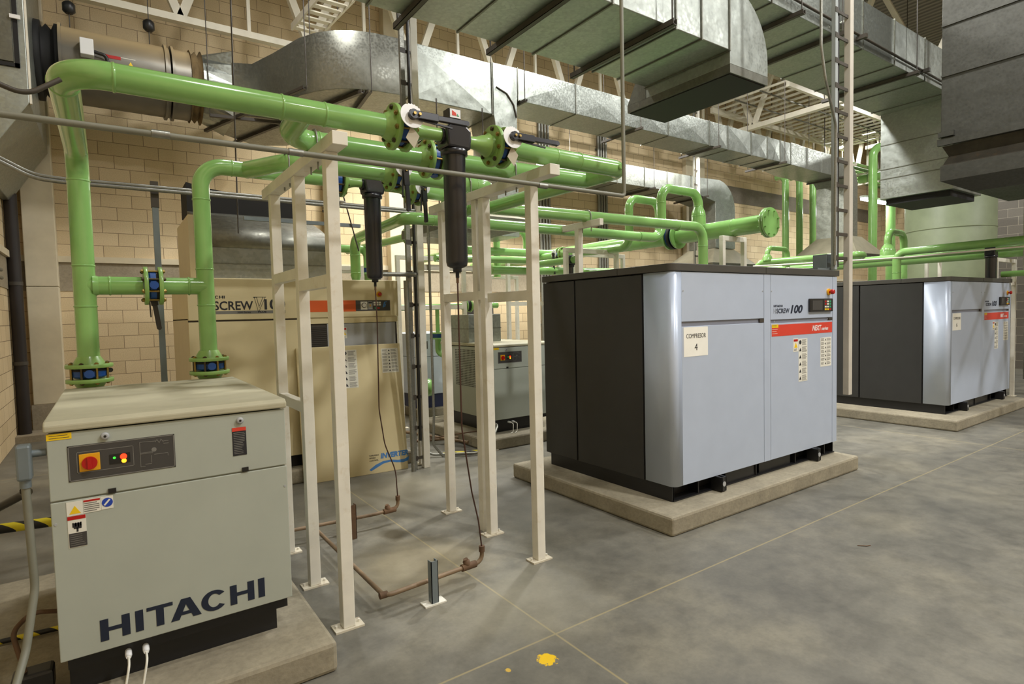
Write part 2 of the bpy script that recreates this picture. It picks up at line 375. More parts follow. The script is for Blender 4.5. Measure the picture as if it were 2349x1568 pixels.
    def build(s, name, mat, parent=None, bevel=0.0, origin=None, label=None):
        root = parent
        while root is not None and root.parent: root = root.parent
        if root is not None: off = Vector(root.location)
        elif origin is not None: off = Vector(origin)
        else:
            xs = [p.x for p in s.v]; ys = [p.y for p in s.v]; zs = [p.z for p in s.v]
            off = Vector(((min(xs)+max(xs))/2, (min(ys)+max(ys))/2, min(zs)))
        me = bpy.data.meshes.new(name); me.from_pydata([p-off for p in s.v], [], s.f)
        me.polygons.foreach_set('use_smooth', s.sm); me.materials.append(MT[mat] if isinstance(mat, str) else mat)
        me.validate(); me.update()
        o = bpy.data.objects.new(name, me); COL.objects.link(o)
        if parent is not None: o.parent = parent
        else: o.location = off
        if bevel:
            b = o.modifiers.new('bevel', 'BEVEL'); b.width = bevel; b.segments = 2; b.limit_method = 'ANGLE'; b.angle_limit = radians(50)
        if label: o['label'] = label
        return o
def tag(o, label, cat, group=None):
    o['label'] = label; o['category'] = cat
    if group: o['group'] = group
    return o
def thing(name, loc, label, cat, group=None):
    o = bpy.data.objects.new(name, None); o.location = loc; o.empty_display_size = 0.1; COL.objects.link(o)
    return tag(o, label, cat, group)
def struct(o): o['kind'] = 'structure'; return o
def B(*a): return MB().box(*a)
def text(name, body, x, y, z, size, mat, parent, width=None, bold=0.0, shear=0.0, depth=0.0015, face='-Y', outline=False, height=None, spacing=1.0):
    # left-bottom corner at (x,y,z), text facing -Y
    cu_ = bpy.data.curves.new('lettering', 'FONT'); cu_.body = body; cu_.size = size; cu_.offset = bold*size; cu_.shear = shear
    cu_.extrude = 0; cu_.space_character = spacing; cu_.resolution_u = 3
    ob = bpy.data.objects.new('tmp', cu_); COL.objects.link(ob)
    bpy.context.view_layer.update()
    me = bpy.data.meshes.new_from_object(ob.evaluated_get(bpy.context.evaluated_depsgraph_get()))
    bpy.data.objects.remove(ob); bpy.data.curves.remove(cu_)
    xs = [v.co.x for v in me.vertices]; ys = [v.co.y for v in me.vertices]
    x0, x1, y0, y1 = min(xs), max(xs), min(ys), max(ys)
    sx = width/(x1-x0) if width else 1.0; sz = height/(y1-y0) if height else sx if not width else 1.0
    root = parent
    while root.parent: root = root.parent
    off = Vector(root.location)
    for v in me.vertices:
        X_, Z_ = (v.co.x-x0)*sx, (v.co.y-y0)*sz
        v.co = Vector((x+X_, y, z+Z_))-off
    me.materials.clear(); me.materials.append(MT[mat])
    me.polygons.foreach_set('use_smooth', [False]*len(me.polygons))
    o = bpy.data.objects.new(name, me); COL.objects.link(o); o.parent = parent
    so = o.modifiers.new('thick', 'SOLIDIFY'); so.thickness = depth; so.offset = 0
    return o
def copy_tree(o, parent=None):
    c = o.copy(); COL.objects.link(c); c.parent = parent
    for ch in list(o.children): copy_tree(ch, c)
    return c

def wide_lettering(x, y, z, width, height, mat, parent):   # wide block letters facing -Y
    m = MB(); q = 0.046; h = 1.0; sc_ = width/1.02; hz = height
    def P(poly): m.prism([(x+a*sc_, z+b*hz) for a, b in poly], 'XZ', y-0.0012, y)
    def R_(a, b, c, d): P([(a, c), (b, c), (b, d), (a, d)])
    def H(a): R_(a, a+q, 0, 1); R_(a+0.119, a+0.165, 0, 1); R_(a+q, a+0.119, 0.41, 0.59)
    H(0.0); R_(0.195, 0.241, 0, 1)
    R_(0.261, 0.416, 0.83, 1); R_(0.3155, 0.3615, 0, 0.83)
    a0 = 0.401
    P([(a0, 0), (a0+0.052, 0), (a0+0.095, 0.70), (a0+0.095, 1), (a0+0.066, 1)]); P([(a0+0.190, 0), (a0+0.124, 1), (a0+0.095, 1), (a0+0.095, 0.70), (a0+0.138, 0)]); P([(a0+0.0643, 0.20), (a0+0.1257, 0.20), (a0+0.1159, 0.36), (a0+0.0741, 0.36)])
    c0 = 0.594; cx_, cz = c0+0.0825, 0.5; o, i_ = [], []
    for k in range(25):
        t_ = radians(38+284*k/24); o.append((cx_+0.085*cos(t_), cz+0.52*sin(t_))); i_.append((cx_+0.040*cos(t_)+0.0, cz+0.34*sin(t_)))
    n = len(o)
    for k in range(n-1): P([o[k], o[k+1], i_[k+1], i_[k]])
    H(0.781); R_(0.974, 1.020, 0, 1)
    return m.build('lettering', mat, parent)
# ================================================================ room
XL, XR, YF, YB, ZT = -1.1, 26.0, -7.0, 11.0, 9.2
struct(B(XL-0.25, XR+0.25, YF-0.25, YB+0.25, -0.2, 0).build('floor', 'floor', origin=(0, 0, 0)))
struct(B(XL, XR, YB, YB+0.25, 0, ZT).build('wall_back', 'wall_x', origin=(0, 0, 0)))
struct(B(XL-0.25, XL, YF, YB+0.25, 0, ZT).build('wall_left', 'wall_y', origin=(0, 0, 0)))
struct(B(XR, XR+0.25, YF, YB+0.25, 0, ZT).build('wall_right', 'wall_y', origin=(0, 0, 0)))
struct(B(XL-0.25, XR+0.25, YF-0.25, YF, 0, ZT).build('wall_front', 'wall_x', origin=(0, 0, 0)))
struct(B(17.7, 18.0, -6.99, 6.2, 0, 6.2).build('wall_partition', 'gray_block', origin=(0, 0, 0)))
struct(B(XL-0.25, XR+0.25, YF-0.25, YB+0.25, ZT, ZT+0.2).build('ceiling', 'deck', origin=(0, 0, 0)))
struct(B(XL+0.001, XR-0.001, YB-0.012, YB+0.01, 2.10, 2.53).build('trim_1', 'band'))
struct(B(XL+0.001, XR-0.001, YB-0.05, YB+0.01, 2.53, 2.62).build('trim_2', 'column'))
struct(B(13.0, XR-0.001, YB-0.012, YB+0.01, 4.90, 5.40).build('trim_3', 'band_d'))
struct(B(XL-0.01, XL+0.012, 0, YB-0.013, 2.10, 2.53).build('trim_4', 'band'))
struct(B(XL-0.01, XL+0.05, 0, YB-0.06, 2.53, 2.62).build('trim_5', 'column'))
struct(B(XL+0.001, -0.50, 10.2, YB-0.001, 0, 0.09).build('trim_6', 'band'))
# columns against the back wall
def column(x0, x1, y0, z0, label, capz=None):
    t = thing('column', ((x0+x1)/2, (y0+YB)/2, z0), label, 'column')
    B(x0, x1, y0, YB-0.001, max(z0, 0.0), 2.15).build('shaft', 'column', t, 0.01)
    B(x0, x1, y0, YB-0.001, 2.155, ZT).build('shaft', 'column', t, 0.01)
    return t
c1 = column(-0.93, -0.56, 10.72, 0.45, 'cream column in the left corner behind the nearest dryer')
B(-0.95, -0.40, 10.70, YB-0.001, 0.0, 0.45).build('pedestal', 'band', c1)
column(4.66, 5.09, 10.8, 0, 'tan column on the block wall behind the middle pipe rack')
column(3.45, 3.62, 10.75, 0, 'narrow cream column on the wall behind the left white frame')
column(13.8, 14.65, 10.85, 0, 'broad cream column on the wall behind the swan-neck pipes')
column(21.2, 21.9, 10.6, 0, 'cream column in the far corner beside the green tank')
# steel post beside the partition
tag(B(9.6, 9.75, -0.1, 0.05, 0, 0.01).build('floor_plate', 'cream'), 'small cream plate on the floor', 'plate')
bpy.data.objects.remove(bpy.data.objects['floor_plate'])

# cable conduits clamped to the wall
def bundle(x, z0, z1, n, label):
    t = thing('conduit_bundle', (x, YB-0.05, z0), label, 'conduits')
    for i in range(n):
        MB().cyl((x+i*0.09, YB-0.06, z0), (x+i*0.09, YB-0.06, z1), 0.03 if i else 0.04, seg=10).build('conduit', 'galv_s', t)
    z = z0+0.5
    while z < z1-0.2:
        B(x-0.06, x+n*0.09-0.03, YB-0.04, YB-0.0005, z, z+0.04).build('clamp', 'galv_s', t); z += 1.1
bundle(8.55, 0.8, 6.2, 4, 'four vertical conduits on the wall just right of the first lever valve')
bundle(10.45, 0.8, 6.4, 4, 'four vertical conduits on the wall beside the bent conduit end')
bundle(2.50, 3.1, 3.75, 4, 'short cluster of conduits on the wall above the dark duct mouth')

# dark downpipe in the left corner
t = thing('downpipe', (-1.015, 10.45, 0.0), 'dark brown vertical pipe in the left corner beside the column', 'pipe')
MB().cyl((-1.015, 10.45, 0.0), (-1.015, 10.45, 3.4), 0.075, seg=20).build('pipe', 'darkpipe', t)
for z in (1.05, 2.15): MB().cyl((-1.015, 10.45, z), (-1.015, 10.45, z+0.05), 0.083, seg=20).build('collar', 'dark_strut', t)
t = thing('wall_conduits', (-1.07, 7.0, 2.1), 'two thin conduits running along the left wall', 'conduits')
for z, y1 in ((2.30, 9.6), (2.20, 9.6)):
    MB().tube([(-1.06, 3.0, z), (-1.06, y1, z)], 0.022, seg=8).build('conduit', 'galv_s', t)

# roof trusses
def truss_x(y, z0, z1, x0, x1, step, label, ph=0.0):
    t = thing('roof_truss', (x0, y, z0), label, 'truss', 'roof trusses')
    MB().bar((x0, y, z0), (x1, y, z0), 0.12, 0.10).build('bottom_chord', 'white_pt', t)
    MB().bar((x0, y, z1), (x1, y, z1), 0.12, 0.12).build('top_chord', 'white_pt', t)
    x = x0+ph; k = 0
    while x < x1-step/2:
        a, b = ((x, y, z0), (x+step/2, y, z1)) if k % 2 == 0 else ((x, y, z1), (x+step/2, y, z0))
        MB().bar(a, b, 0.10, 0.12).build('diagonal', 'white_pt', t)
        if k % 2 == 1: MB().bar((x, y, z0), (x, y, z1), 0.05, 0.05).build('vertical', 'white_pt', t)
        x += step/2; k += 1
    return t
def truss_y(x, z0, z1, y0, y1, step, label):
    t = thing('roof_truss', (x, y0, z0), label, 'truss', 'roof trusses')
    MB().bar((x, y0, z0), (x, y1, z0), 0.16, 0.12).build('bottom_chord', 'white_pt', t)
    MB().bar((x, y0, z1), (x, y1, z1), 0.16, 0.14).build('top_chord', 'white_pt', t)
    y = y0; k = 0
    while y < y1-0.3:
        a, b = ((x, y, z0), (x, min(y+step/2, y1), z1)) if k % 2 == 0 else ((x, y, z1), (x, min(y+step/2, y1), z0))
        MB().bar(a, b, 0.10, 0.10).build('diagonal', 'white_pt', t)
        y += step/2; k += 1
truss_x(10.0, 6.08, 8.6, -0.9, 25.5, 1.9, 'white roof truss running along the back wall above the ducts', 0.1)
truss_y(-0.75, 6.0, 8.6, 2.0, 9.85, 2.0, 'white roof truss over the plenum at the upper left')
truss_y(14.2, 6.35, 8.6, -5, 9.85, 2.0, 'white cross truss seen beneath the pipe rack at the roof')
truss_y(22.5, 7.2, 9.0, -5, 9.85, 2.4, 'white cross truss at the far right end of the hall')
truss_x(4.6, 7.6, 9.0, 15.0, 25.5, 2.2, 'white truss above the right-hand large duct')

# ceiling high bay lamps
for i, (x, y, z, p) in enumerate(HIGHBAYS):
    t = thing('highbay_lamp', (x, y, z), 'round high bay lamp hanging from the roof '+HB_WHERE[i], 'lamp', 'high bay lamps')
    MB().lathe((x, y, z+0.02), (0, 0, 1), [(0, 0.26), (0.12, 0.22), (0.3, 0.1), (0.42, 0.08)]).build('reflector', 'galv_dark', t)
    MB().cyl((x, y, z+0.02), (x, y, z+0.03), 0.24, seg=24).build('lens', 'lens', t)
    MB().cyl((x, y, z+0.42), (x, y, ZT), 0.008, seg=6).build('rod', 'dark_strut', t)
    area('highbay_light', (x, y, z-0.03), 0.5, p, HB_COL)
# fluorescent tube lamp at the far end
t = thing('tube_lamp', (20.2, 8.6, 4.8), 'lit fluorescent tube lamp beside the far vertical green pipe', 'lamp')
B(19.0, 20.6, 8.35, 8.50, 4.87, 4.93).build('housing', 'white', t)
B(19.02, 20.58, 8.36, 8.49, 4.80, 4.868).build('tube', 'tube', t)
for x in (19.3, 20.3): MB().cyl((x, 8.42, 4.93), (x, 8.42, ZT), 0.008, seg=6).build('rod', 'dark_strut', t)
area('tube_light', (19.8, 8.42, 4.78), 1.5, 160, (0.92, 0.96, 1.0), shape='RECTANGLE', sy=0.12)

TW = ['behind the long duct bend, added unseen to light the wall', 'behind the right white frame, added unseen to light the wall', 'behind the two wall conduit bundles, added unseen to light the wall', 'left of the smaller duct elbow']
for i, (x, y, z, p) in enumerate(TUBES):
    t = thing('tube_lamp', (x, y, z), 'lit tube lamp hanging low '+TW[i], 'lamp')
    B(x-0.62, x+0.62, y-0.06, y+0.06, z+0.04, z+0.09).build('housing', 'white', t)
    B(x-0.60, x+0.60, y-0.05, y+0.05, z, z+0.0399).build('tube', 'tube', t)
    for q in (-0.4, 0.4): MB().cyl((x+q, y, z+0.09), (x+q, y, z+0.6), 0.005, seg=6).build('rod', 'dark_strut', t)
    area('tube_light', (x, y, z-0.02), 1.2, p, (1.0, 0.96, 0.88), shape='RECTANGLE', sy=0.1)
# perforated cable tray near the roof, upper left
t = thing('cable_tray', (3.2, 8.0, 6.6), 'perforated cable tray rising toward the roof at the upper left', 'cable tray')
for dx in (0, 0.42): MB().bar((2.55+dx, 9.4, 6.1), (2.75+dx, 6.6, 6.1), 0.03, 0.10).build('side_rail', 'white_pt', t)
for k in range(14):
    f = k/14.0+0.02
    MB().bar((2.55+0.2*f, 9.4-2.8*f, 6.08), (2.97+0.2*f, 9.4-2.8*f, 6.08), 0.09, 0.02).build('rung', 'white_pt', t)
for p in ((2.6, 8.6), (3.0, 8.6)): MB().cyl((p[0], p[1], 6.1), (p[0], p[1], ZT), 0.008, seg=6).build('hanger_rod', 'dark_strut', t)

# rack of rods near the roof
t = thing('pipe_rack', (16.0, 8.0, 6.9), 'rack of many thin white conduits under the roof at centre right', 'rack')
x0, x1 = 13.4, 20.8
for y in (7.6, 9.7): MB().bar((x0, y, 6.86), (x1, y, 6.86), 0.08, 0.14).build('side_beam', 'white_pt', t)
n = 22
for k in range(n):
    x = x0+0.1+(x1-x0-0.2)*k/(n-1)
    MB().cyl((x, 7.55, 6.97), (x, 9.75, 6.97), 0.032, seg=8).build('conduit', 'white_pt', t)
for y in (8.3, 9.0): MB().bar((x0, y, 6.91), (x1, y, 6.91), 0.03, 0.03).build('cross_bar', 'galv_s', t)
for x in (14.0, 17.0, 20.0):
    for y in (7.6, 9.7): MB().cyl((x, y, 6.9), (x, y, ZT), 0.01, seg=6).build('hanger_rod', 'dark_strut', t)
# green rack of pipes near the far ceiling
t = thing('pipe_rack', (20.0, 9.4, 5.7), 'faded green pipe rack at high level behind the vertical pipes', 'rack')
for k in range(6):
    MB().cyl((16.6, 8.7+0.24*k, 5.95), (25.5, 8.7+0.24*k, 5.95), 0.05, seg=10).build('pipe', 'greengrey' if k % 2 else 'green', t)
for x in (17.2, 18.8, 20.4, 22.0): MB().bar((x, 8.5, 5.86), (x, 10.2, 5.86), 0.07, 0.07).build('cross_beam', 'cream', t)
for x in (17.0, 20.4, 24.0):
    for y in (8.55, 10.15): MB().cyl((x, y, 5.9), (x, y, ZT), 0.012, seg=6).build('hanger_rod', 'dark_strut', t)

# ================================================================ air ducts
def rod(t, x, y, z, z1=ZT): MB().cyl((x, y, z), (x, y, z1), 0.007, seg=6).build('hanger_rod', 'dark_strut', t)
# left plenum box
t = thing('plenum_box', (-0.85, 9.3, 3.3), 'large galvanised plenum box with black-edged hatch at upper left', 'duct plenum')
MB().prism([(-0.58, 7.6), (-0.58, 4.01), (-1.02, 3.3), (-1.095, 3.3), (-1.095, 7.6)], 'XZ', 8.2, 10.5).build('casing', 'galv', t, 0.01)
for a in ((-1.09, -0.64, 4.36, 4.40), (-0.68, -0.64, 4.36, 5.6)): B(a[0], a[1], 8.178, 8.199, a[2], a[3]).build('gasket', 'rubber_and_shade', t)
B(-1.08, -0.69, 8.17, 8.199, 4.41, 5.6).build('hatch', 'galv_dark', t)
B(-0.70, -0.61, 8.15, 8.169, 4.86, 4.90).build('latch', 'white', t)
B(-0.579, -0.56, 8.2, 8.25, 4.0, 7.6).build('corner_flange', 'cream', t)
# fan
t = thing('duct_fan', (0.2, 9.5, 4.5), 'horizontal cylindrical duct fan hanging behind the big green pipe', 'fan')
FZ, FY, FR = 4.95, 9.55, 0.46
MB().lathe((-0.32, FY, FZ), (1, 0, 0), [(0, FR), (1.18, FR)], 40).build('casing', 'fan', t)
MB().lathe((-0.58, FY, FZ), (1, 0, 0), [(0, FR+.02), (0.06, FR+.02), (0.061, FR-0.01), (0.08, FR-0.06), (0.12, FR-0.01), (0.17, FR-0.07), (0.2, FR), (0.201, FR+.01), (0.255, FR+.01)], 40).build('flexible_collar', 'rubber_and_shade', t)
for x in (-0.34, 0.80, 0.88): MB().cyl((x, FY, FZ), (x+0.03, FY, FZ), FR+0.035, seg=40).build('flange', 'fan', t)
MB().lathe((0.91, FY, FZ), (1, 0, 0), [(0, FR), (0.2, FR)], 40).build('collar', 'fan', t)
MB().lathe((1.11, FY, FZ), (1, 0, 0), [(0, FR+0.03), (0.03, FR-0.03), (0.07, FR+0.02), (0.11, FR-0.04), (0.14, FR+0.04)], 40).build('canvas_joint', 'dusty', t)
B(-0.12, 0.02, FY-FR-0.12, FY-FR+0.06, 4.93, 5.13).build('terminal_box', 'white', t, 0.008)
MB().tube([(0.02, FY-FR-0.06, 5.0), (0.14, FY-FR-0.06, 4.98), (0.2, FY-FR-0.02, 4.75)], 0.022, seg=8).build('cable', 'black', t)
lb = B(0.14, 0.46, FY-FR+0.005, FY-FR+0.02, 4.88, 5.02).build('warning_label', 'label', t)
B(0.14, 0.30, FY-FR-0.001, FY-FR+0.004, 4.98, 5.02).build('red_strip', 'redb', lb)
MB().prism([(0.36, 4.89), (0.45, 4.89), (0.405, 4.98)], 'XZ', FY-FR-0.001, FY-FR+0.004).build('triangle', 'yellow', lb)
for x, dy in ((-0.22, 0.0), (0.66, 0.0)):
    rod(t, x, FY+dy, 5.38, 6.08)
    MB().lathe((x, FY+dy, 5.62), (0, 0, 1), [(0, 0.04), (0.03, 0.07), (0.12, 0.07), (0.15, 0.04)], 16).build('spring_hanger', 'black', t)
# main duct along the wall
t = thing('air_duct', (5.0, 7.5, 4.5), 'long rectangular galvanised duct along the wall, curved near the fan', 'duct')
# round to square transition
n = 24; vs = []; sq = []
for i in range(n):
    a = 2*pi*i/n; vs.append((1.25, FY+FR*cos(a), FZ+FR*sin(a)))
for i in range(n):
    a = 2*pi*i/n; c, s_ = cos(a), sin(a); k = 0.5/max(abs(c), abs(s_)); sq.append((1.62, FY+0.0+c*k, FZ-0.02+s_*k*0.92+0.0))
MB().add(vs+sq, [(i, (i+1) % n, (i+1) % n+n, i+n) for i in range(n)]).add(sq, [tuple(range(n))]).build('transition', 'galv', t)
def arc(cx_, cy_, r, a0, a1, n=8): return [(cx_+r*cos(radians(a0+(a1-a0)*k/n)), cy_+r*sin(radians(a0+(a1-a0)*k/n))) for k in range(n+1)]
front = [(1.60, 9.05), (1.85, 8.95), (2.02, 8.45), (2.20, 7.82), (2.34, 7.56), (2.52, 7.37), (2.72, 7.25), (2.95, 7.18), (3.25, 7.15), (4.75, 7.15)]
back = [(4.75, 8.12), (3.35, 8.14), (3.12, 8.35), (3.0, 9.4), (2.6, 10.2), (2.15, 10.45), (1.60, 10.05)]
MB().prism(front+back, 'XY', 4.5, 5.23, smooth=True).build('curved_section', 'galv_mid', t, 0.006)
MB().prism([(4.75, 4.50), (4.78, 4.30), (4.78, 2.75), (5.16, 2.75), (5.16, 4.42), (5.18, 5.25), (4.75, 5.24)], 'XZ', 7.13, 7.78).build('takeoff_drop', 'galv', t, 0.004)
MB().tube([(4.80, 7.122, 4.90), (4.98, 7.122, 4.84), (5.10, 7.122, 4.70), (5.15, 7.122, 4.52)], 0.012, 0.08, 8).build('elbow_seam', 'dark_strut', t)
B(5.18, 12.75, 7.15, 7.82, 4.79, 5.26).build('straight_section', 'galv', t, 0.006)
elb = [(12.75, 7.15), (13.2, 7.17), (13.6, 7.20), (14.2, 7.20), (14.2, 8.0), (13.6, 8.0), (13.1, 7.9), (12.75, 7.82)]
MB().prism(elb, 'XY', 4.79, 5.28).build('offset_section', 'galv', t, 0.006)
prof = [(14.2, 4.79), (14.2, 5.28)]+[(15.35+0.64*sin(radians(a)), 4.64+0.64*cos(radians(a))) for a in range(0, 91, 10)]+[(15.99, 3.35), (15.48, 3.35), (15.48, 4.66), (15.35, 4.79)]
MB().prism(prof, 'XZ', 7.2, 8.0).build('elbow_drop', 'galv', t, 0.004)
# drop under the takeoff
B(4.80, 4.82, 7.15, 7.8, 4.40, 4.50).build('lip', 'galv_dark', t)
def seam_x(x, z0, z1, y0, y1): # standing seam around a duct along X
    m = MB(); e = 0.012
    m.box(x-0.008, x+0.008, y0-e, y0, z0-e, z1+e).box(x-0.008, x+0.008, y1, y1+e, z0-e, z1+e).box(x-0.008, x+0.008, y0, y1, z0-e, z0).box(x-0.008, x+0.008, y0, y1, z1, z1+e)
    return m
for x in (3.42, 4.74): seam_x(x, 4.5, 5.23, 7.15, 8.12).build('seam', 'galv_dark', t)
for x in (5.20, 6.35, 7.45, 8.6, 9.8, 10.4, 11.2, 11.8, 12.3, 12.73): seam_x(x, 4.79, 5.26, 7.15, 7.82).build('seam', 'galv_dark', t)
# cross-break creases on each panel
xs = [5.20, 6.35, 7.45, 8.6, 9.8, 10.4, 11.2, 11.8, 12.3, 12.73]
for a, b in zip(xs[:-1], xs[1:]):
    xm, zm = (a+b)/2, 5.025
    MB().add([(a+.01, 7.149, 4.795), (b-.01, 7.149, 4.795), (b-.01, 7.149, 5.255), (a+.01, 7.149, 5.255), (xm, 7.128, zm)], [(0, 1, 4), (1, 2, 4), (2, 3, 4), (3, 0, 4)]).build('creased_panel', 'galv', t)
MB().add([(3.45, 7.149, 4.51), (4.72, 7.149, 4.51), (4.72, 7.149, 5.22), (3.45, 7.149, 5.22), (4.08, 7.12, 4.86)], [(0, 1, 4), (1, 2, 4), (2, 3, 4), (3, 0, 4)]).build('creased_panel', 'galv', t)
for x in (5.25, 7.75, 9.95, 12.3, 15.0):
    MB().channel((x, 7.0, 4.76), (x, 8.0, 4.76), 0.04, 0.04).build('support_strut', 'dark_strut', t)
    for y in (7.04, 7.94): rod(t, x, y, 4.75)
for a, b in (((2.15, 7.45, 4.47), (1.35, 9.9, 4.47)), ((2.8, 7.2, 4.47), (1.75, 10.55, 4.47)), ((2.86, 7.1, 4.46), (3.0, 8.3, 4.46)), ((1.3, 9.1, 4.46), (2.4, 8.9, 4.46))):
    MB().channel(a, b, 0.05, 0.04).build('support_strut', 'dark_strut', t)
for p in ((2.15, 7.38), (2.86, 7.05), (1.3, 9.05), (2.4, 8.0)): rod(t, p[0], p[1], 4.45)
# second duct, lower, against the wall
t = thing('air_duct', (11, 10, 4.3), 'smaller galvanised duct low on the wall ending in an elbow above a hood', 'duct')
B(7.3, 12.6, 9.45, 10.35, 4.50, 4.95).build('straight_section', 'galv', t, 0.005)
prof = [(12.6, 4.5), (12.6, 4.95), (13.3, 4.98)]+[(13.3+0.75*sin(radians(a)), 4.23+0.75*cos(radians(a))) for a in range(10, 91, 10)]+[(14.05, 3.2), (13.2, 3.2), (13.2, 4.4)]
MB().prism(prof, 'XZ', 9.45, 10.3).build('elbow_drop', 'galv', t, 0.004)
for x in (8.4, 9.6, 10.5, 11.3, 12.2): seam_x(x, 4.5, 4.95, 9.45, 10.35).build('seam', 'galv_dark', t)
for x in (8.1, 10.7, 12.7):
    MB().channel((x, 9.3, 4.47), (x, 10.4, 4.47), 0.04, 0.04).build('support_strut', 'dark_strut', t); rod(t, x, 9.33, 4.46)
# canopy hoods
def hood(cx_, cy_, zt, zb, wx, wy, nx, ny, label):
    t = thing('exhaust_hood', (cx_, cy_, zb), label, 'hood')
    a = [(cx_+i*nx/2, cy_+j*ny/2, zt) for i, j in ((-1,-1),(1,-1),(1,1),(-1,1))]
    b = [(cx_+i*wx/2, cy_+j*wy/2, zb) for i, j in ((-1,-1),(1,-1),(1,1),(-1,1))]
    MB().add(a+b, [(4,5,1,0),(5,6,2,1),(6,7,3,2),(7,4,0,3),(0,1,2,3)]).build('canopy', 'hood', t)
    c = [(p[0], p[1], zb-0.1) for p in b]
    MB().add(b+c, [(4,5,1,0),(5,6,2,1),(6,7,3,2),(7,4,0,3),(7,6,5,4)]).build('rim', 'galv_dark', t)
    return t
hood(15.75, 7.55, 3.36, 2.88, 1.55, 1.6, 0.6, 0.85, 'large dusty pyramid hood under the duct drop at the right')
hood(13.6, 9.9, 3.19, 2.78, 1.9, 1.5, 0.85, 0.85, 'smaller pyramid hood against the wall behind the silver compressor')
t = hood(3.4, 5.8, 2.76, 2.62, 0.9, 1.4, 0.5, 0.6, 'flat grey hood plate hanging above the middle dryer')
for x in (3.1, 3.7): rod(t, x, 5.8, 2.7, 4.0)
# large duct A
t = thing('air_duct', (3.0, 3.85, 3.85), 'wide galvanised duct overhead with curved end opening downward', 'duct')
B(-1.05, 4.87, 3.32, 4.35, 4.0, 4.62).build('straight_section', 'galv', t, 0.006)
prof = [(4.871, 3.88), (4.871, 4.62)]+[(4.871+0.62*sin(radians(a)), 4.0+0.62*cos(radians(a))) for a in range(6, 91, 7)]+[(5.49, 3.88)]
MB().prism(prof, 'XZ', 3.32, 4.35).build('elbow', 'galv', t, 0.003)
B(4.871, 5.49, 3.32, 4.62, 3.80, 3.879).build('outlet_rim', 'galv_dark', t)
B(4.89, 5.47, 3.34, 4.60, 3.790, 3.7995).build('outlet', 'rubber_and_shade', t)  # black sheet standing for the shaded inside of the opening
MB().prism([(4.351, 3.88), (4.351, 4.35), (4.62, 3.88)], 'YZ', 4.871, 5.49).build('heel', 'galv_dark', t)
for x in (1.0, 1.75, 2.55, 3.35, 4.1, 4.45, 4.86): seam_x(x, 4.0, 4.62, 3.32, 4.35).build('seam', 'galv_dark', t)
for x in (0.6, 2.05, 2.95, 3.95):
    MB().channel((x, 3.2, 3.97), (x, 4.5, 3.97), 0.045, 0.05).build('support_strut', 'dark_strut', t)
    for y in (3.23, 4.46): rod(t, x, y, 3.95)
# large duct B
t = thing('air_duct', (9.0, 4.3, 3.4), 'wide galvanised duct at the right with a broad rectangular drop', 'duct')
B(4.2, 11.6, 3.73, 4.86, 5.0, 5.63).build('straight_section', 'galv', t, 0.006)
B(11.6, 12.9, 3.73, 4.84, 3.5, 5.63).build('drop_section', 'galv', t, 0.006)
for z in (4.45, 4.02, 3.85): B(11.588, 11.60, 3.73, 4.84, z, z+0.012).build('seam', 'galv_dark', t)
B(11.7, 12.8, 3.8, 4.78, 3.40, 3.499).build('outlet_neck', 'rubber_and_shade', t)
for x in (5.2, 6.25, 7.3, 8.4, 9.35, 10.4, 11.3): seam_x(x, 5.0, 5.63, 3.73, 4.86).build('seam', 'galv_dark', t)
for x in (6.7, 7.65, 9.85):
    MB().channel((x, 3.6, 4.97), (x, 5.0, 4.97), 0.05, 0.05).build('support_strut', 'dark_strut', t)
    for y in (3.63, 4.96): rod(t, x, y, 4.95)
t = thing('conduit', (9.0, 3.68, 5.1), 'thin dark conduit running along the side of the right-hand duct', 'conduit')
MB().tube([(4.4, 3.69, 5.16), (11.5, 3.69, 5.08)], 0.016, seg=8).build('tube', 'dark_strut', t)
for x in (8.2, 10.2): B(x, x+0.05, 3.60, 3.73, 5.06, 5.11).build('clamp', 'dark_strut', t)
MB().lathe((7.72, 3.60, 5.10), (0, 1, 0), [(0, 0.05), (0.06, 0.06), (0.12, 0.05)], 16).build('junction_box', 'galv_s', t)
# near duct B2
t = thing('air_duct', (9.3, 2.2, 3.0), 'vertical duct coloured as in shade, with canvas joint at the right edge', 'duct')
B(8.5, 10.3, 0.9, 2.87, 3.60, 8.9).build('casing', 'duct_shaded', t, 0.008)
for z in (4.95, 4.35, 5.6): B(8.486, 8.5, 0.9, 2.87, z, z+0.02).build('seam', 'duct_shaded', t)
B(8.45, 8.5, 0.88, 2.89, 3.52, 3.60).build('angle_frame', 'duct_shaded', t)
B(8.44, 8.486, 2.72, 2.88, 3.62, 3.68).build('bracket', 'duct_shaded', t)
a = [(8.52, 2.86), (8.52, 0.92), (10.28, 0.92), (10.28, 2.86)]
vs = [(x, y, 3.52) for x, y in a]+[(8.58 if x < 9 else 10.2, y-0.05 if y > 2 else y+0.05, 3.40) for x, y in a]+[(x, y, 3.28) for x, y in a]
MB().add(vs, [(0,1,5,4),(1,2,6,5),(2,3,7,6),(3,0,4,7),(4,5,9,8),(5,6,10,9),(6,7,11,10),(7,4,8,11)], False).build('canvas_joint', 'canvas_dark', t)
B(8.5, 10.3, 0.9, 2.87, 3.10, 3.28).build('lower_frame', 'duct_shaded', t)
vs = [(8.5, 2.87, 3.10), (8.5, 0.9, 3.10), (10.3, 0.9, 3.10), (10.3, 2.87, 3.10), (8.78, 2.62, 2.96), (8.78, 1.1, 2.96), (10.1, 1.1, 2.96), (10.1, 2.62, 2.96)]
MB().add(vs, [(0,1,5,4),(1,2,6,5),(2,3,7,6),(3,0,4,7),(4,5,6,7)]).build('tapered_section', 'duct_shaded', t)
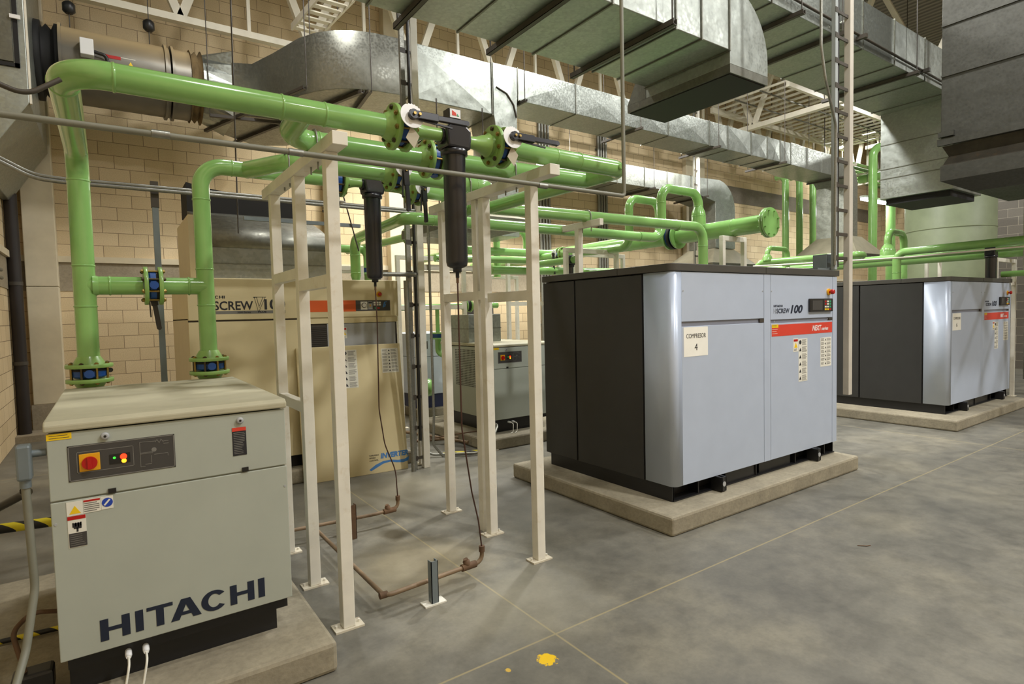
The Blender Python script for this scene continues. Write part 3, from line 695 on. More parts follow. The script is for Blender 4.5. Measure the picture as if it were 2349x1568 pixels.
# ================================================================ machines
def lines(parent, x0, x1, z0, z1, y, n, mat='ink', th=0.45):   # faint rows of print on a label
    m = MB(); h = (z1-z0)/n
    for k in range(n):
        w_ = (x1-x0)*(0.7+0.3*random.random()); zz = z0+h*(n-1-k)
        m.box(x0, x0+w_, y-0.0006, y, zz+h*(0.5-th/2), zz+h*(0.5+th/2))
    return m.build('print_lines', mat, parent)
def tri(parent, x, z, s_, y, mat='inkd', name='warning_symbol'):
    return MB().prism([(x-s_/2, z-s_*0.43), (x+s_/2, z-s_*0.43), (x, z+s_*0.43)], 'XZ', y-0.0008, y).build(name, mat, parent)
def ring_sym(parent, x, z, r, y, mat='inkd'):
    return MB().cyl((x, y-0.0008, z), (x, y, z), r, seg=16).build('warning_symbol', mat, parent)
def warning_column(parent, x0, x1, z0, z1, y, n):
    lb = B(x0, x1, y-0.0015, y, z0, z1).build('warning_label', 'label', parent)
    y2 = y-0.0016; h = (z1-z0)/n; w_ = x1-x0
    for k in range(n):
        zc = z1-h*(k+0.5)
        if k == 0: ring_sym(lb, x0+w_*0.18, zc, w_*0.13, y2)
        else: tri(lb, x0+w_*0.18, zc, w_*0.24, y2)
        lines(lb, x0+w_*0.38, x1-w_*0.06, zc-h*0.42, zc+h*0.4, y2, 6)
    return lb
def plinth(x0, x1, y0, y1, h, label, rough=0.02):
    o = B(x0, x1, y0, y1, 0, h).build('concrete_plinth', 'plinth', bevel=rough)
    return tag(o, label, 'concrete base')

# ---- silver screw compressor, front faces -Y, left end faces -X
def compressor(X0, Y0, label, number, group='silver screw compressors', outlet=True):
    zb = 0.14
    t = thing('screw_compressor', (X0+1.2, Y0+0.8, zb), label, 'air compressor')
    x = lambda v: X0+v
    y = lambda v: Y0+v
    b = MB().box(x(0.03), x(2.46), y(0.14), y(1.5), zb, 0.262)
    b.box(x(0.03), x(2.46), y(0.05), y(0.14), 0.25, 0.262).box(x(0.03), x(2.46), y(0.03), y(0.16), zb, 0.15)
    for q in (0.03, 0.33, 0.62, 1.12, 1.75, 2.08, 2.28, 2.44): b.box(x(q), x(q+0.012), y(0.04), y(0.14), zb, 0.26)
    b.box(x(0.02), x(0.04), y(0.04), y(1.5), zb, 0.262).box(x(0.70), x(1.12), y(0.05), y(0.06), 0.15, 0.25).box(x(1.20), x(1.70), y(0.06), y(0.07), 0.15, 0.25)
    base = b.build('base_frame', 'base', t)
    for q in (0.50, 1.97):
        lg = MB().box(x(q), x(q+0.018), y(-0.055), y(0.05), 0.145, 0.262).box(x(q+0.05), x(q+0.068), y(-0.055), y(0.05), 0.145, 0.262).box(x(q), x(q+0.068), y(-0.055), y(-0.045), 0.145, 0.262).build('lifting_lug', 'base', base, 0.006)
        MB().cyl((x(q+0.034), y(-0.058), 0.205), (x(q+0.034), y(-0.054), 0.205), 0.02, seg=16).build('lug_hole', 'grey', lg)
    B(x(0.02), x(2.44), y(0.02), y(1.52), 0.262, 1.885).build('inner_casing', 'rubber_and_shade', t)
    # rounded silver corner wrapping to the left end
    pl = [(x(0), y(0.283)), (x(0), y(0.05))]+[(x(0.05-0.05*cos(radians(a))), y(0.05-0.05*sin(radians(a)))) for a in range(10, 91, 10)]+[(x(0.098), y(0)), (x(0.098), y(0.03)), (x(0.03), y(0.283))]
    MB().prism(pl, 'XY', 0.262, 1.885, smooth=True).build('corner_panel', 'silver', t)
    B(x(-0.004), x(0.03), y(0.300), y(1.078), 0.258, 1.878).build('side_panel', 'char', t, 0.003)
    B(x(-0.004), x(0.03), y(1.098), y(1.54), 0.258, 1.878).build('side_panel', 'char', t, 0.003)
    B(x(2.41), x(2.44), y(0.1), y(1.54), 0.262, 1.878).build('side_panel', 'char', t, 0.003)
    B(x(0.0), x(2.44), y(1.50), y(1.54), 0.262, 1.878).build('back_panel', 'char', t, 0.003)
    # roof: dark trim with rounded near corner
    def capo(e, z0, z1): 
        r = 0.07
        return [(x(-e), y(1.54+e)), (x(-e), y(r-e))]+[(x(-e+r-r*cos(radians(a))), y(-e+r-r*sin(radians(a)))) for a in range(10, 91, 10)]+[(x(2.47), y(-e)), (x(2.47), y(1.54+e))]
    MB().prism(capo(0.01, 0, 0), 'XY', 1.888, 1.945).build('top_trim', 'char_top', t, 0.004)
    for q in (0.55,): B(x(-0.0115), x(-0.0095), y(q), y(q+0.003), 1.888, 1.945).build('trim_joint', 'rubber_and_shade', t)
    B(x(1.20), x(1.203), y(-0.0115), y(-0.0095), 1.888, 1.945).build('trim_joint', 'rubber_and_shade', t)
    # front panels
    B(x(0.101), x(1.183), y(0), y(0.02), 1.508, 1.884).build('upper_panel', 'silver', t, 0.002)
    B(x(0.101), x(1.183), y(0.012), y(0.02), 1.470, 1.508).build('handle_groove', 'silver_d', t)
    dl = B(x(0.101), x(1.183), y(0), y(0.02), 0.262, 1.470).build('door', 'silver', t, 0.002)
    B(x(1.12), x(1.18), y(-0.002), y(0.012), 1.474, 1.504).build('door_latch', 'dark_strut', dl)
    B(x(1.187), x(1.282), y(0), y(0.02), 0.262, 1.884).build('centre_post', 'silver', t)
    up = B(x(1.288), x(2.352), y(0), y(0.02), 1.492, 1.884).build('upper_panel', 'silver', t, 0.002)
    B(x(1.288), x(2.352), y(0.012), y(0.02), 1.460, 1.492).build('handle_groove', 'silver_d', t)
    dr = B(x(1.288), x(2.352), y(0), y(0.02), 0.262, 1.460).build('door', 'silver', t, 0.002)
    B(x(2.28), x(2.35), y(-0.002), y(0.012), 1.464, 1.488).build('door_latch', 'dark_strut', dr)
    B(x(2.357), x(2.44), y(0.0), y(0.03), 0.262, 1.884).build('end_strip', 'silver', t)
    for q, z in ((0.12, 1.74), (1.165, 1.74), (1.30, 1.74), (2.34, 1.74), (1.34, 1.476), (2.25, 1.476)):
        MB().cyl((x(q), y(-0.003), z), (x(q), y(0.0), z), 0.006, seg=8).build('screw', 'grey', up)
    # lettering
    wide_lettering(x(1.332), y(-0.0002), 1.600, 0.14, 0.020, 'navy', up)
    text('lettering', 'H', x(1.332), y(-0.001), 1.546, 0.04, 'outline', up, width=0.030, height=0.042)
    text('lettering', 'I', x(1.366), y(-0.001), 1.546, 0.04, 'outline', up, width=0.006, height=0.042)
    text('lettering', 'SCREW', x(1.378), y(-0.001), 1.546, 0.05, 'navy', up, width=0.205, height=0.042, bold=0.012)
    text('lettering', '100', x(1.602), y(-0.001), 1.541, 0.08, 'navy', up, width=0.205, height=0.076, bold=0.035, shear=0.25)
    pan = B(x(1.905), x(2.322), y(-0.022), y(0), 1.548, 1.672).build('control_panel', 'black', up, 0.006)
    B(x(1.94), x(2.12), y(-0.0235), y(-0.022), 1.565, 1.655).build('display_window', 'greyd', pan)
    kb = B(x(2.15), x(2.285), y(-0.0235), y(-0.022), 1.556, 1.662).build('keypad', 'greyd', pan)
    cols = ['redb', 'label', 'teal', 'redb', 'label', 'teal', 'label', 'label', 'teal', 'yellow', 'yellow', 'redb']
    for k in range(12):
        i, j = k % 3, k//3
        B(x(2.16+i*0.042), x(2.19+i*0.042), y(-0.026), y(-0.0235), 1.637-j*0.025, 1.652-j*0.025).build('button', cols[k], kb)
    MB().cyl((x(2.27), y(-0.012), 1.735), (x(2.27), y(0), 1.735), 0.032, seg=20).build('stop_button_collar', 'amber', up)
    MB().lathe((x(2.27), y(-0.058), 1.735), (0, 1, 0), [(0, 0.018), (0.012, 0.024), (0.026, 0.024), (0.03, 0.013), (0.047, 0.013)], 20).build('stop_button', 'redb', up)
    rb = B(x(1.302), x(2.345), y(-0.0015), y(0), 1.345, 1.446).build('red_band', 'red', dr)
    ys = B(x(1.303), x(1.402), y(-0.0025), y(-0.0015), 1.420, 1.449).build('yellow_sticker', 'yellow', rb); lines(ys, x(1.31), x(1.395), 1.424, 1.445, y(-0.0026), 2, 'inkd', 0.2)
    lines(rb, x(1.303), x(1.402), 1.36, 1.415, y(-0.0016), 3, 'label', 0.12)
    text('lettering', 'NEXT', x(1.975), y(-0.0025), 1.372, 0.05, 'white', rb, width=0.165, height=0.050, bold=0.02, shear=0.25)
    text('lettering', 'series', x(2.142), y(-0.0025), 1.372, 0.03, 'white', rb, width=0.125, height=0.030, bold=0.012, shear=0.25)
    w1 = B(x(1.647), x(1.731), y(-0.0015), y(0), 1.192, 1.312).build('warning_label', 'label', dr)
    B(x(1.655), x(1.723), y(-0.0025), y(-0.0015), 1.285, 1.305).build('red_strip', 'redb', w1)
    tri(w1, x(1.689), 1.252, 0.056, y(-0.0016), 'yellow'); lines(w1, x(1.66), x(1.72), 1.2, 1.222, y(-0.0016), 2)
    warning_column(dr, x(1.737), x(1.890), 0.912, 1.306, y(0), 6)
    w3 = B(x(2.125), x(2.330), y(-0.0015), y(0), 1.022, 1.300).build('warning_label', 'label', dr)
    for k in range(7):
        zc = 1.28-0.038*k
        tri(w3, x(2.22), zc, 0.022, y(-0.0016)); lines(w3, x(2.135), x(2.2), zc-0.014, zc+0.014, y(-0.0016), 3); lines(w3, x(2.24), x(2.32), zc-0.014, zc+0.014, y(-0.0016), 3)
    pp = B(x(0.122), x(0.412), y(-0.0015), y(0), 1.240, 1.464).build('paper_sign', 'paper', dl)
    text('lettering', 'COMPRESOR', x(0.152), y(-0.002), 1.380, 0.04, 'greyd', pp, width=0.235, height=0.034)
    text('lettering', number, x(0.248), y(-0.002), 1.284, 0.06, 'inkd', pp, width=0.036, height=0.052)
    return t
plinth(3.18, 5.93, 2.645, 4.60, 0.14, 'concrete base under the nearest silver compressor')
plinth(8.56, 11.35, 2.68, 4.60, 0.14, 'concrete base under the silver compressor at the right edge')
compressor(3.43, 2.83, 'silver and charcoal screw compressor with COMPRESOR 4 paper sign', '4')
compressor(8.93, 2.90, 'silver and charcoal screw compressor farther away at the right edge', '6')

# ---- pale refrigerant dryer
def dryer(X0, Y0, label, big=True, grille=False):
    t = thing('air_dryer', (X0+0.43, Y0+0.65, 0.14), label, 'air dryer')
    x = lambda v: X0+v
    y = lambda v: Y0+v
    D = 1.34
    B(x(0.02), x(0.80), y(0.09), y(D-0.05), 0.14, 0.255).build('base_frame', 'base', t)
    B(x(0.02), x(0.84), y(0.04), y(D-0.02), 0.255, 0.306).build('base_frame', 'base', t)
    body = B(x(0.004), x(0.848), y(0.012), y(D), 0.306, 1.186).build('body', 'dryer', t)
    lo = B(x(0.0), x(0.854), y(0), y(0.014), 0.310, 0.927).build('lower_panel', 'dryer', t, 0.003)
    up = B(x(0.0), x(0.854), y(0), y(0.014), 0.933, 1.190).build('upper_panel', 'dryer', t, 0.003)
    lid = MB().prism([(y(-0.012), 1.196), (y(-0.012), 1.222), (y(0.01), 1.236), (y(D+0.01), 1.236), (y(D+0.01), 1.196)], 'YZ', x(-0.008), x(0.862)).build('lid', 'dryer_lid', t, 0.006)
    for q in (0.18, 0.665):
        k = MB().lathe((x(q), y(-0.012), 1.160), (0, 1, 0), [(0, 0.008), (0.001, 0.014), (0.012, 0.015)], 16).build('lock_knob', 'grey', up)
        MB().cyl((x(q), y(-0.0135), 1.160), (x(q), y(-0.0118), 1.160), 0.005, seg=8).build('lock_slot', 'black', k)
        B(x(q), x(q+0.026), y(-0.006), y(0.0), 0.932, 0.950).build('latch', 'black', up)
    for q, z in ((0.012, 0.845), (0.842, 0.835)): MB().cyl((x(q), y(-0.002), z), (x(q), y(0), z), 0.005, seg=8).build('screw', 'grey', lo)
    p = B(x(0.060), x(0.414), y(-0.002), y(0), 0.998, 1.136).build('control_panel', 'greyd', up)
    def frame(x0, x1, z0, z1, w_, yy, mt, par):
        m = MB().box(x(x0), x(x1), yy-0.0008, yy, z0, z0+w_).box(x(x0), x(x1), yy-0.0008, yy, z1-w_, z1).box(x(x0), x(x0+w_), yy-0.0008, yy, z0, z1).box(x(x1-w_), x(x1), yy-0.0008, yy, z0, z1)
        return m.build('border_line', mt, par)
    frame(0.062, 0.412, 1.000, 1.134, 0.003, y(-0.002), 'ink', p)
    frame(0.087, 0.270, 1.028, 1.109, 0.002, y(-0.002), 'ink', p)
    sw = B(x(0.094), x(0.160), y(-0.006), y(-0.002), 1.032, 1.100).build('main_switch', 'amber', p, 0.003)
    MB().cyl((x(0.127), y(-0.016), 1.064), (x(0.127), y(-0.006), 1.064), 0.025, seg=20).build('switch_knob', 'redb', sw)
    B(x(0.120), x(0.134), y(-0.022), y(-0.016), 1.042, 1.086).build('switch_grip', 'redb', sw)
    ds = B(x(0.190), x(0.258), y(-0.004), y(-0.002), 1.046, 1.084).build('display', 'black', p)
    MB().cyl((x(0.206), y(-0.006), 1.070), (x(0.206), y(-0.004), 1.070), 0.005, seg=10).build('indicator_light', 'led_g', ds)
    MB().cyl((x(0.236), y(-0.007), 1.071), (x(0.236), y(-0.004), 1.071), 0.0115, seg=14).build('indicator_light', 'led_r', ds)
    MB().cyl((x(0.237), y(-0.007), 1.054), (x(0.237), y(-0.004), 1.054), 0.0085, seg=14).build('indicator_light', 'led_o', ds)
    m = MB(); yy = y(-0.002)
    def ln(x0, z0, x1, z1, w_=0.0018):
        m.bar((x(x0), yy-0.0005, z0), (x(x1), yy-0.0005, z1), 0.001, w_, up=(1, 0, 0) if abs(x1-x0) < 1e-6 else (0, 0, 1))
    for a in ((0.292, 1.018, 0.292, 1.118), (0.292, 1.118, 0.345, 1.116), (0.292, 1.074, 0.336, 1.074), (0.292, 1.070, 0.336, 1.070), (0.345, 1.112, 0.352, 1.122), (0.352, 1.122, 0.359, 1.106), (0.359, 1.106, 0.366, 1.122), (0.366, 1.122, 0.374, 1.108), (0.374, 1.112, 0.392, 1.112),
              (0.340, 1.062, 0.388, 1.062), (0.388, 1.062, 0.388, 1.050), (0.330, 1.030, 0.330, 1.060), (0.292, 1.018, 0.308, 1.018), (0.308, 1.026, 0.330, 1.026), (0.374, 1.102, 0.392, 1.102)):
        ln(*a)
    m.build('flow_diagram', 'ink', p)
    MB().lathe((x(0.340), y(-0.003), 1.082), (0, 1, 0), [(0, 0.009), (0.001, 0.009)], 14).build('flow_diagram', 'ink', p)
    st = B(x(0.632), x(0.688), y(-0.0015), y(0), 1.006, 1.130).build('instruction_label', 'inkd', up); B(x(0.632), x(0.688), y(-0.0025), y(-0.0015), 1.114, 1.130).build('red_strip', 'red', st)
    lines(st, x(0.637), x(0.684), 1.012, 1.110, y(-0.0016), 13, 'ink', 0.3)
    yl = B(x(0.0), x(0.076), y(-0.0015), y(0), 1.165, 1.189).build('yellow_sticker', 'yellow', up); lines(yl, x(0.008), x(0.07), 1.168, 1.186, y(-0.0016), 2, 'greyd', 0.2)
    if big:
        a = B(x(0.047), x(0.098), y(-0.0015), y(0), 0.868, 0.922).build('warning_label', 'label', lo); tri(a, x(0.0725), 0.890, 0.036, y(-0.0016), 'yellow')
        a = B(x(0.099), x(0.154), y(-0.0015), y(0), 0.870, 0.922).build('warning_label', 'label', lo); B(x(0.10), x(0.152), y(-0.0025), y(-0.0015), 0.913, 0.920).build('red_strip', 'redb', a); lines(a, x(0.101), x(0.150), 0.873, 0.911, y(-0.0016), 5)
        a = B(x(0.155), x(0.194), y(-0.0015), y(0), 0.872, 0.922).build('warning_label', 'label', lo); c_ = MB().cyl((x(0.175), y(-0.0025), 0.898), (x(0.175), y(-0.0015), 0.898), 0.018, seg=18).build('blue_disc', 'blueb', a)
        MB().bar((x(0.165), y(-0.003), 0.888), (x(0.183), y(-0.003), 0.909), 0.001, 0.006).build('plug_symbol', 'label', c_)
        a = B(x(0.048), x(0.105), y(-0.0015), y(0), 0.744, 0.866).build('warning_label', 'label', lo); B(x(0.048), x(0.104), y(-0.0025), y(-0.0015), 0.852, 0.866).build('red_strip', 'redb', a)
        hm = MB().box(x(0.066), x(0.090), y(-0.0024), y(-0.0016), 0.816, 0.838).box(x(0.074), x(0.080), y(-0.0024), y(-0.0016), 0.804, 0.82)
        for k in range(4): hm.box(x(0.062+0.008*k), x(0.0665+0.008*k), y(-0.0024), y(-0.0016), 0.822+0.003*(k % 2), 0.840)
        hm.build('hand_symbol', 'inkd', a)
        bl = B(x(0.050), x(0.105), y(-0.0024), y(-0.0016), 0.746, 0.800).build('dark_text_block', 'greyd', a); lines(bl, x(0.053), x(0.102), 0.75, 0.797, y(-0.0025), 6, 'ink', 0.2)
    if big: wide_lettering(x(0.128), y(-0.0002), 0.349, 0.608, 0.086, 'navy', lo)
    if grille:
        g = B(x(-0.001), x(0.004), y(0.36), y(0.96), 0.66, 1.16).build('side_grille', 'dryer', t)
        m = MB()
        for i in range(17):
            for j in range(22):
                m.box(x(-0.002), x(-0.0012), y(0.375+i*0.034), y(0.397+i*0.034), 0.672+j*0.022, 0.685+j*0.022)
        m.build('grille_slots', 'black', g)
    for q in (0.215, 0.275):
        MB().lathe((x(q), y(0.05), 0.262), (0, -1, 0), [(0, 0.012), (0.05, 0.012), (0.055, 0.009), (0.065, 0.009)], 10).build('drain_fitting', 'white', t)
        MB().tube([(x(q), y(-0.01), 0.262), (x(q), y(-0.07), 0.255), (x(q-0.02), y(-0.09), 0.16), (x(q-0.06), y(-0.10), 0.145)], 0.0045, 0.03, 8).build('drain_hose', 'label', t)
    return t
plinth(-1.09, 0.784, 2.56, 4.32, 0.14, 'concrete base under the nearest dryer')
plinth(3.54, 5.2, 5.63, 7.5, 0.14, 'concrete base under the middle dryer')
dryer(-0.21, 2.76, 'pale air dryer with large dark block lettering in the left foreground')
d2 = dryer(3.80, 5.84, 'pale dryer with side grille and galvanised box on top, in the middle distance', big=False, grille=True)
# galvanised box standing on the second dryer
t = thing('sheet_metal_box', (4.0, 6.5, 1.236), 'small galvanised box standing on top of the middle dryer', 'duct box')
B(3.82, 4.32, 6.45, 7.1, 1.237, 1.60).build('casing', 'galv', t, 0.004)
B(3.815, 4.325, 6.445, 7.105, 1.41, 1.42).build('seam', 'galv_dark', t)
# electrical box and conduit on the near dryer's left side
t = thing('junction_elbow', (-0.26, 2.78, 0.9), 'grey conduit elbow box screwed to the side of the nearest dryer', 'conduit box')
B(-0.30, -0.255, 2.74, 2.80, 1.03, 1.16).build('box', 'strut', t, 0.008)
MB().cyl((-0.258, 2.79, 1.12), (-0.214, 2.79, 1.12), 0.014, seg=12).build('connector', 'strut', t)
MB().cyl((-0.278, 2.77, 1.00), (-0.278, 2.77, 1.03), 0.018, seg=12).build('connector', 'strut', t)
MB().tube([(-0.278, 2.77, 1.0), (-0.27, 2.77, 0.62), (-0.30, 2.70, 0.42), (-0.36, 2.50, 0.22), (-0.38, 2.42, 0.1), (-0.34, 2.2, 0.03)], 0.0135, 0.12, 12).build('flexible_conduit', 'flexhose', t)
t = tag(MB().tube([(-1.05, 3.4, 0.80), (-0.50, 3.3, 0.78), (-0.30, 3.05, 0.92), (-0.282, 2.79, 0.985)], 0.017, 0.14, 10).build('cable', 'black'), 'thick black cable curving to the left side of the nearest dryer', 'cable')
t = tag(MB().tube([(-1.05, 4.6, 0.40), (-0.22, 4.45, 0.40)], 0.03, seg=12).build('hazard_pipe', 'hazard'), 'pipe wrapped in yellow and black tape behind the nearest dryer', 'pipe')
t = tag(MB().tube([(-1.05, 3.5, 0.16), (-0.22, 3.45, 0.16)], 0.012, seg=12).build('hazard_pipe', 'hazard'), 'thin low pipe with yellow and black tape beside the nearest dryer', 'pipe')
t = thing('drain_valve', (-0.29, 2.9, 0.14), 'small black condensate drain unit beside the nearest dryer', 'drain valve')
B(-0.37, -0.24, 2.86, 2.95, 0.16, 0.25).build('housing', 'black', t, 0.012)
B(-0.36, -0.345, 2.855, 2.86, 0.20, 0.215).build('indicator_light', 'led_o', t)
MB().tube([(-0.33, 2.9, 0.25), (-0.36, 2.9, 0.42), (-0.30, 2.9, 0.48), (-0.22, 2.9, 0.46)], 0.009, 0.06, 8).build('hose', 'rust', t)
MB().tube([(-0.30, 2.86, 0.17), (-0.30, 2.72, 0.15), (-0.36, 2.62, 0.145)], 0.008, 0.05, 8).build('hose', 'flexhose', t)
MB().tube([(-0.25, 2.86, 0.18), (-0.19, 2.70, 0.17), (-0.27, 2.60, 0.145)], 0.007, 0.05, 8).build('hose', 'flexhose', t)

# ---- beige compressor
t = thing('screw_compressor', (1.58, 6.5, 0.14), 'large beige screw compressor with orange band behind the left white frame', 'air compressor')
X0, X1, Y0 = 0.585, 2.575, 5.85
B(X0+0.02, X1-0.03, Y0+0.06, 7.25, 0.14, 0.26).build('base_frame', 'base', t)
body = B(X0, X1-0.01, Y0+0.02, 7.3, 0.26, 1.62).build('casing', 'beige_top', t)
top = B(X0, X1+0.005, Y0-0.02, 7.3, 1.605, 1.985).build('top_housing', 'beige', t, 0.006)
lf = B(X0, 1.62, Y0, Y0+0.02, 0.26, 1.590).build('front_panel', 'beige', t, 0.004)
B(X0, 1.62, Y0+0.004, Y0+0.02, 1.590, 1.606).build('seam', 'dark_strut', t)
B(1.625, X1-0.005, Y0-0.005, Y0+0.02, 1.545, 1.603).build('front_strip', 'beige', t)
B(1.625, X1-0.005, Y0+0.015, Y0+0.03, 0.27, 1.545).build('inner_panel', 'dark_strut', t)
gp = B(1.81, X1-0.03, Y0, Y0+0.015, 0.60, 1.540).build('grey_panel', 'grey', t, 0.003)
lv = B(1.63, 1.806, Y0+0.0, Y0+0.015, 0.60, 1.51).build('air_inlet', 'black', t)
m = MB()
for k in range(11): m.bar((1.63, Y0-0.004, 1.31+k*0.019), (1.806, Y0-0.004, 1.31+k*0.019), 0.01, 0.005)
m.build('louvres', 'dark_strut', lv)
w1 = B(1.944, 2.011, Y0-0.0015, Y0, 1.388, 1.499).build('warning_label', 'label', gp)
B(1.949, 2.006, Y0-0.0025, Y0-0.0015, 1.475, 1.495).build('red_strip', 'redb', w1); tri(w1, 1.978, 1.443, 0.05, Y0-0.0016, 'yellow'); lines(w1, 1.955, 2.0, 1.394, 1.412, Y0-0.0016, 2)
YT = Y0-0.02
wide_lettering(0.688, YT-0.0002, 1.800, 0.197, 0.026, 'inkd', top)
text('lettering', 'H', 0.69, YT-0.001, 1.693, 0.08, 'ink', top, width=0.055, height=0.083)
text('lettering', 'I', 0.757, YT-0.001, 1.693, 0.08, 'ink', top, width=0.012, height=0.083)
text('lettering', 'SCREW', 0.791, YT-0.001, 1.693, 0.08, 'inkd', top, width=0.332, height=0.083, bold=0.02)
v_ = MB()
for a in ((1.128, 1.806, 1.164, 1.812), (1.135, 1.812, 1.168, 1.668), (1.155, 1.812, 1.176, 1.712), (1.168, 1.668, 1.232, 1.812), (1.212, 1.812, 1.178, 1.730), (1.124, 1.812, 1.240, 1.812)):
    v_.bar((a[0], YT-0.001, a[1]), (a[2], YT-0.001, a[3]), 0.001, 0.004)
v_.build('outline_letter', 'inkd', top)
text('lettering', '100', 1.222, YT-0.001, 1.693, 0.1, 'inkd', top, width=0.188, height=0.100, bold=0.03)
br = B(0.787, 1.409, YT-0.001, YT, 1.658, 1.686).build('brown_bar', 'ink', top)
text('lettering', '3000 Series', 0.985, YT-0.002, 1.665, 0.02, 'inkd', br, width=0.115, height=0.015, bold=0.01)
text('lettering', 'PLUS', 1.165, YT-0.002, 1.665, 0.02, 'inkd', br, width=0.072, height=0.016, bold=0.03)
B(1.53, 2.108, YT-0.002, YT, 1.662, 1.776).build('orange_band', 'orange', top)
cp = B(2.108, 2.484, YT-0.003, YT, 1.665, 1.776).build('control_panel', 'greyd', top)
g1 = B(2.160, 2.232, YT-0.005, YT-0.003, 1.680, 1.762).build('gauge_plate', 'label', cp)
MB().lathe((2.196, YT-0.010, 1.724), (0, 1, 0), [(0, 0.024), (0.004, 0.027), (0.006, 0.027)], 20).build('pressure_gauge', 'greyd', g1)
MB().cyl((2.196, YT-0.0108, 1.724), (2.196, YT-0.0102, 1.724), 0.021, seg=20).build('gauge_dial', 'white', g1)
B(2.240, 2.288, YT-0.005, YT-0.003, 1.682, 1.762).build('display', 'grey', cp); B(2.244, 2.284, YT-0.006, YT-0.005, 1.742, 1.758).build('display_window', 'black', cp); B(2.256, 2.270, YT-0.006, YT-0.005, 1.712, 1.728).build('button', 'amber', cp)
kp = B(2.296, 2.386, YT-0.005, YT-0.003, 1.680, 1.764).build('keypad', 'greyd', cp)
for k in range(6): B(2.299+0.029*(k % 3), 2.323+0.029*(k % 3), YT-0.006, YT-0.005, 1.742-0.022*(k//3), 1.760-0.022*(k//3)).build('button', 'label', kp)
B(2.312, 2.336, YT-0.006, YT-0.005, 1.684, 1.702).build('button', 'teal', kp); B(2.342, 2.366, YT-0.006, YT-0.005, 1.684, 1.702).build('button', 'redb', kp)
MB().prism([(2.400, 1.700), (2.412, 1.700), (2.430, 1.752), (2.448, 1.756), (2.448, 1.762), (2.418, 1.758)], 'XZ', YT-0.004, YT-0.003).build('emblem', 'bluew', cp)
MB().prism([(2.418, 1.704), (2.428, 1.704), (2.440, 1.738), (2.432, 1.738)], 'XZ', YT-0.004, YT-0.003).build('emblem', 'bluew', cp)
MB().cyl((2.365, YT-0.01, 1.838), (2.365, YT, 1.838), 0.030, seg=20).build('stop_button_collar', 'amber', top)
MB().lathe((2.365, YT-0.045, 1.838), (0, 1, 0), [(0, 0.012), (0.01, 0.020), (0.022, 0.020), (0.026, 0.012), (0.036, 0.012)], 20).build('stop_button', 'redb', top)
plinth(0.40, 2.66, 5.75, 7.6, 0.14, 'concrete base under the beige compressor')
# removed panel leaning on it (tilted)
T0, T1 = 5.625, 5.775     # y at the floor / y at the top
t = thing('access_panel', (2.0, 5.625, 0.0), 'loose beige panel with INVERTER lettering leaning on the beige compressor', 'panel')
H = 1.315; ang = math.atan2(T1-T0, H)
pn = B(-0.525, 0.525, 0, 0.022, 0, H/cos(ang)).build('sheet', 'beige', None, 0.004, origin=(0, 0, 0)); 
for k in ('category', 'label'):
    if k in pn: del pn[k]
def onsheet(o): o.parent = pn; return o
tmp = thing('tmp', (0, 0, 0), 'tmp label for this', 'tmp')
holder = B(0, 0.001, 0, 0.001, 0, 0.001).build('holder', 'beige', tmp)
parts_ = [warning_column(holder, -0.085, 0.060, 0.892, 1.278, -0.0001, 6)]
wl = B(0.318, 0.496, -0.0015, -0.0001, 1.02, 1.275).build('warning_label', 'label', holder)
for k in range(7):
    zc = 1.255-0.035*k; tri(wl, 0.40, zc, 0.02, -0.0016); lines(wl, 0.326, 0.385, zc-0.012, zc+0.012, -0.0016, 3); lines(wl, 0.42, 0.488, zc-0.012, zc+0.012, -0.0016, 3)
parts_.append(wl)
parts_.append(text('lettering', 'INVERTER', 0.235, -0.0012, 0.142, 0.05, 'bluew', holder, width=0.300, height=0.055, bold=0.05, shear=0.2))
for k, s_ in enumerate(('VARIABLE', 'SPEED', 'CONTROL')): parts_.append(text('lettering', s_, 0.118, -0.0012, 0.178-0.026*k, 0.02, 'inkd', holder, width=[0.1, 0.066, 0.094][k], height=0.015, bold=0.01))
sw_ = [(0.110, 0.045), (0.18, 0.088), (0.26, 0.115), (0.34, 0.118), (0.42, 0.104), (0.49, 0.106), (0.545, 0.130), (0.53, 0.085), (0.47, 0.072), (0.40, 0.082), (0.33, 0.098), (0.26, 0.088), (0.18, 0.052), (0.13, 0.030)]
parts_.append(MB().prism(sw_, 'XZ', -0.0012, 0.0).build('swoosh', 'bluew', holder))
for p in parts_: p.parent = pn; p.matrix_parent_inverse = Matrix.Identity(4)
bpy.data.objects.remove(holder); bpy.data.objects.remove(tmp)
pn.parent = t; pn.location = (0, 0, 0.0); pn.rotation_euler = (-ang, 0, radians(-5.0))

# exhaust plenum on the beige compressor
t = thing('exhaust_duct', (1.35, 6.9, 1.985), 'curved galvanised exhaust duct rising from the beige compressor', 'duct')
B(0.78, 1.95, 6.15, 7.28, 1.986, 2.30).build('lower_box', 'galv_mid', t, 0.004)
B(0.775, 1.955, 6.142, 6.15, 2.145, 2.155).build('seam', 'galv_dark', t)
prof = [(6.15, 2.30), (6.16, 2.38), (6.20, 2.45), (6.28, 2.51), (6.40, 2.56), (6.6, 2.63), (6.9, 2.72), (7.35, 2.82), (7.35, 2.30)]
MB().prism(prof, 'YZ', 0.78, 1.95, smooth=True).build('curved_throat', 'galv_dark', t)
MB().prism([(0.78, 2.80), (0.78, 3.14), (1.02, 3.09), (1.38, 3.05), (1.95, 3.03), (1.95, 2.80)], 'XZ', 7.352, 7.9).build('unlit_mouth', 'rubber_and_shade', t)  # solid black block painted as the unlit inside of the duct
B(0.66, 0.775, 6.2, 7.2, 1.99, 2.60).build('side_plate', 'beige_top', t)
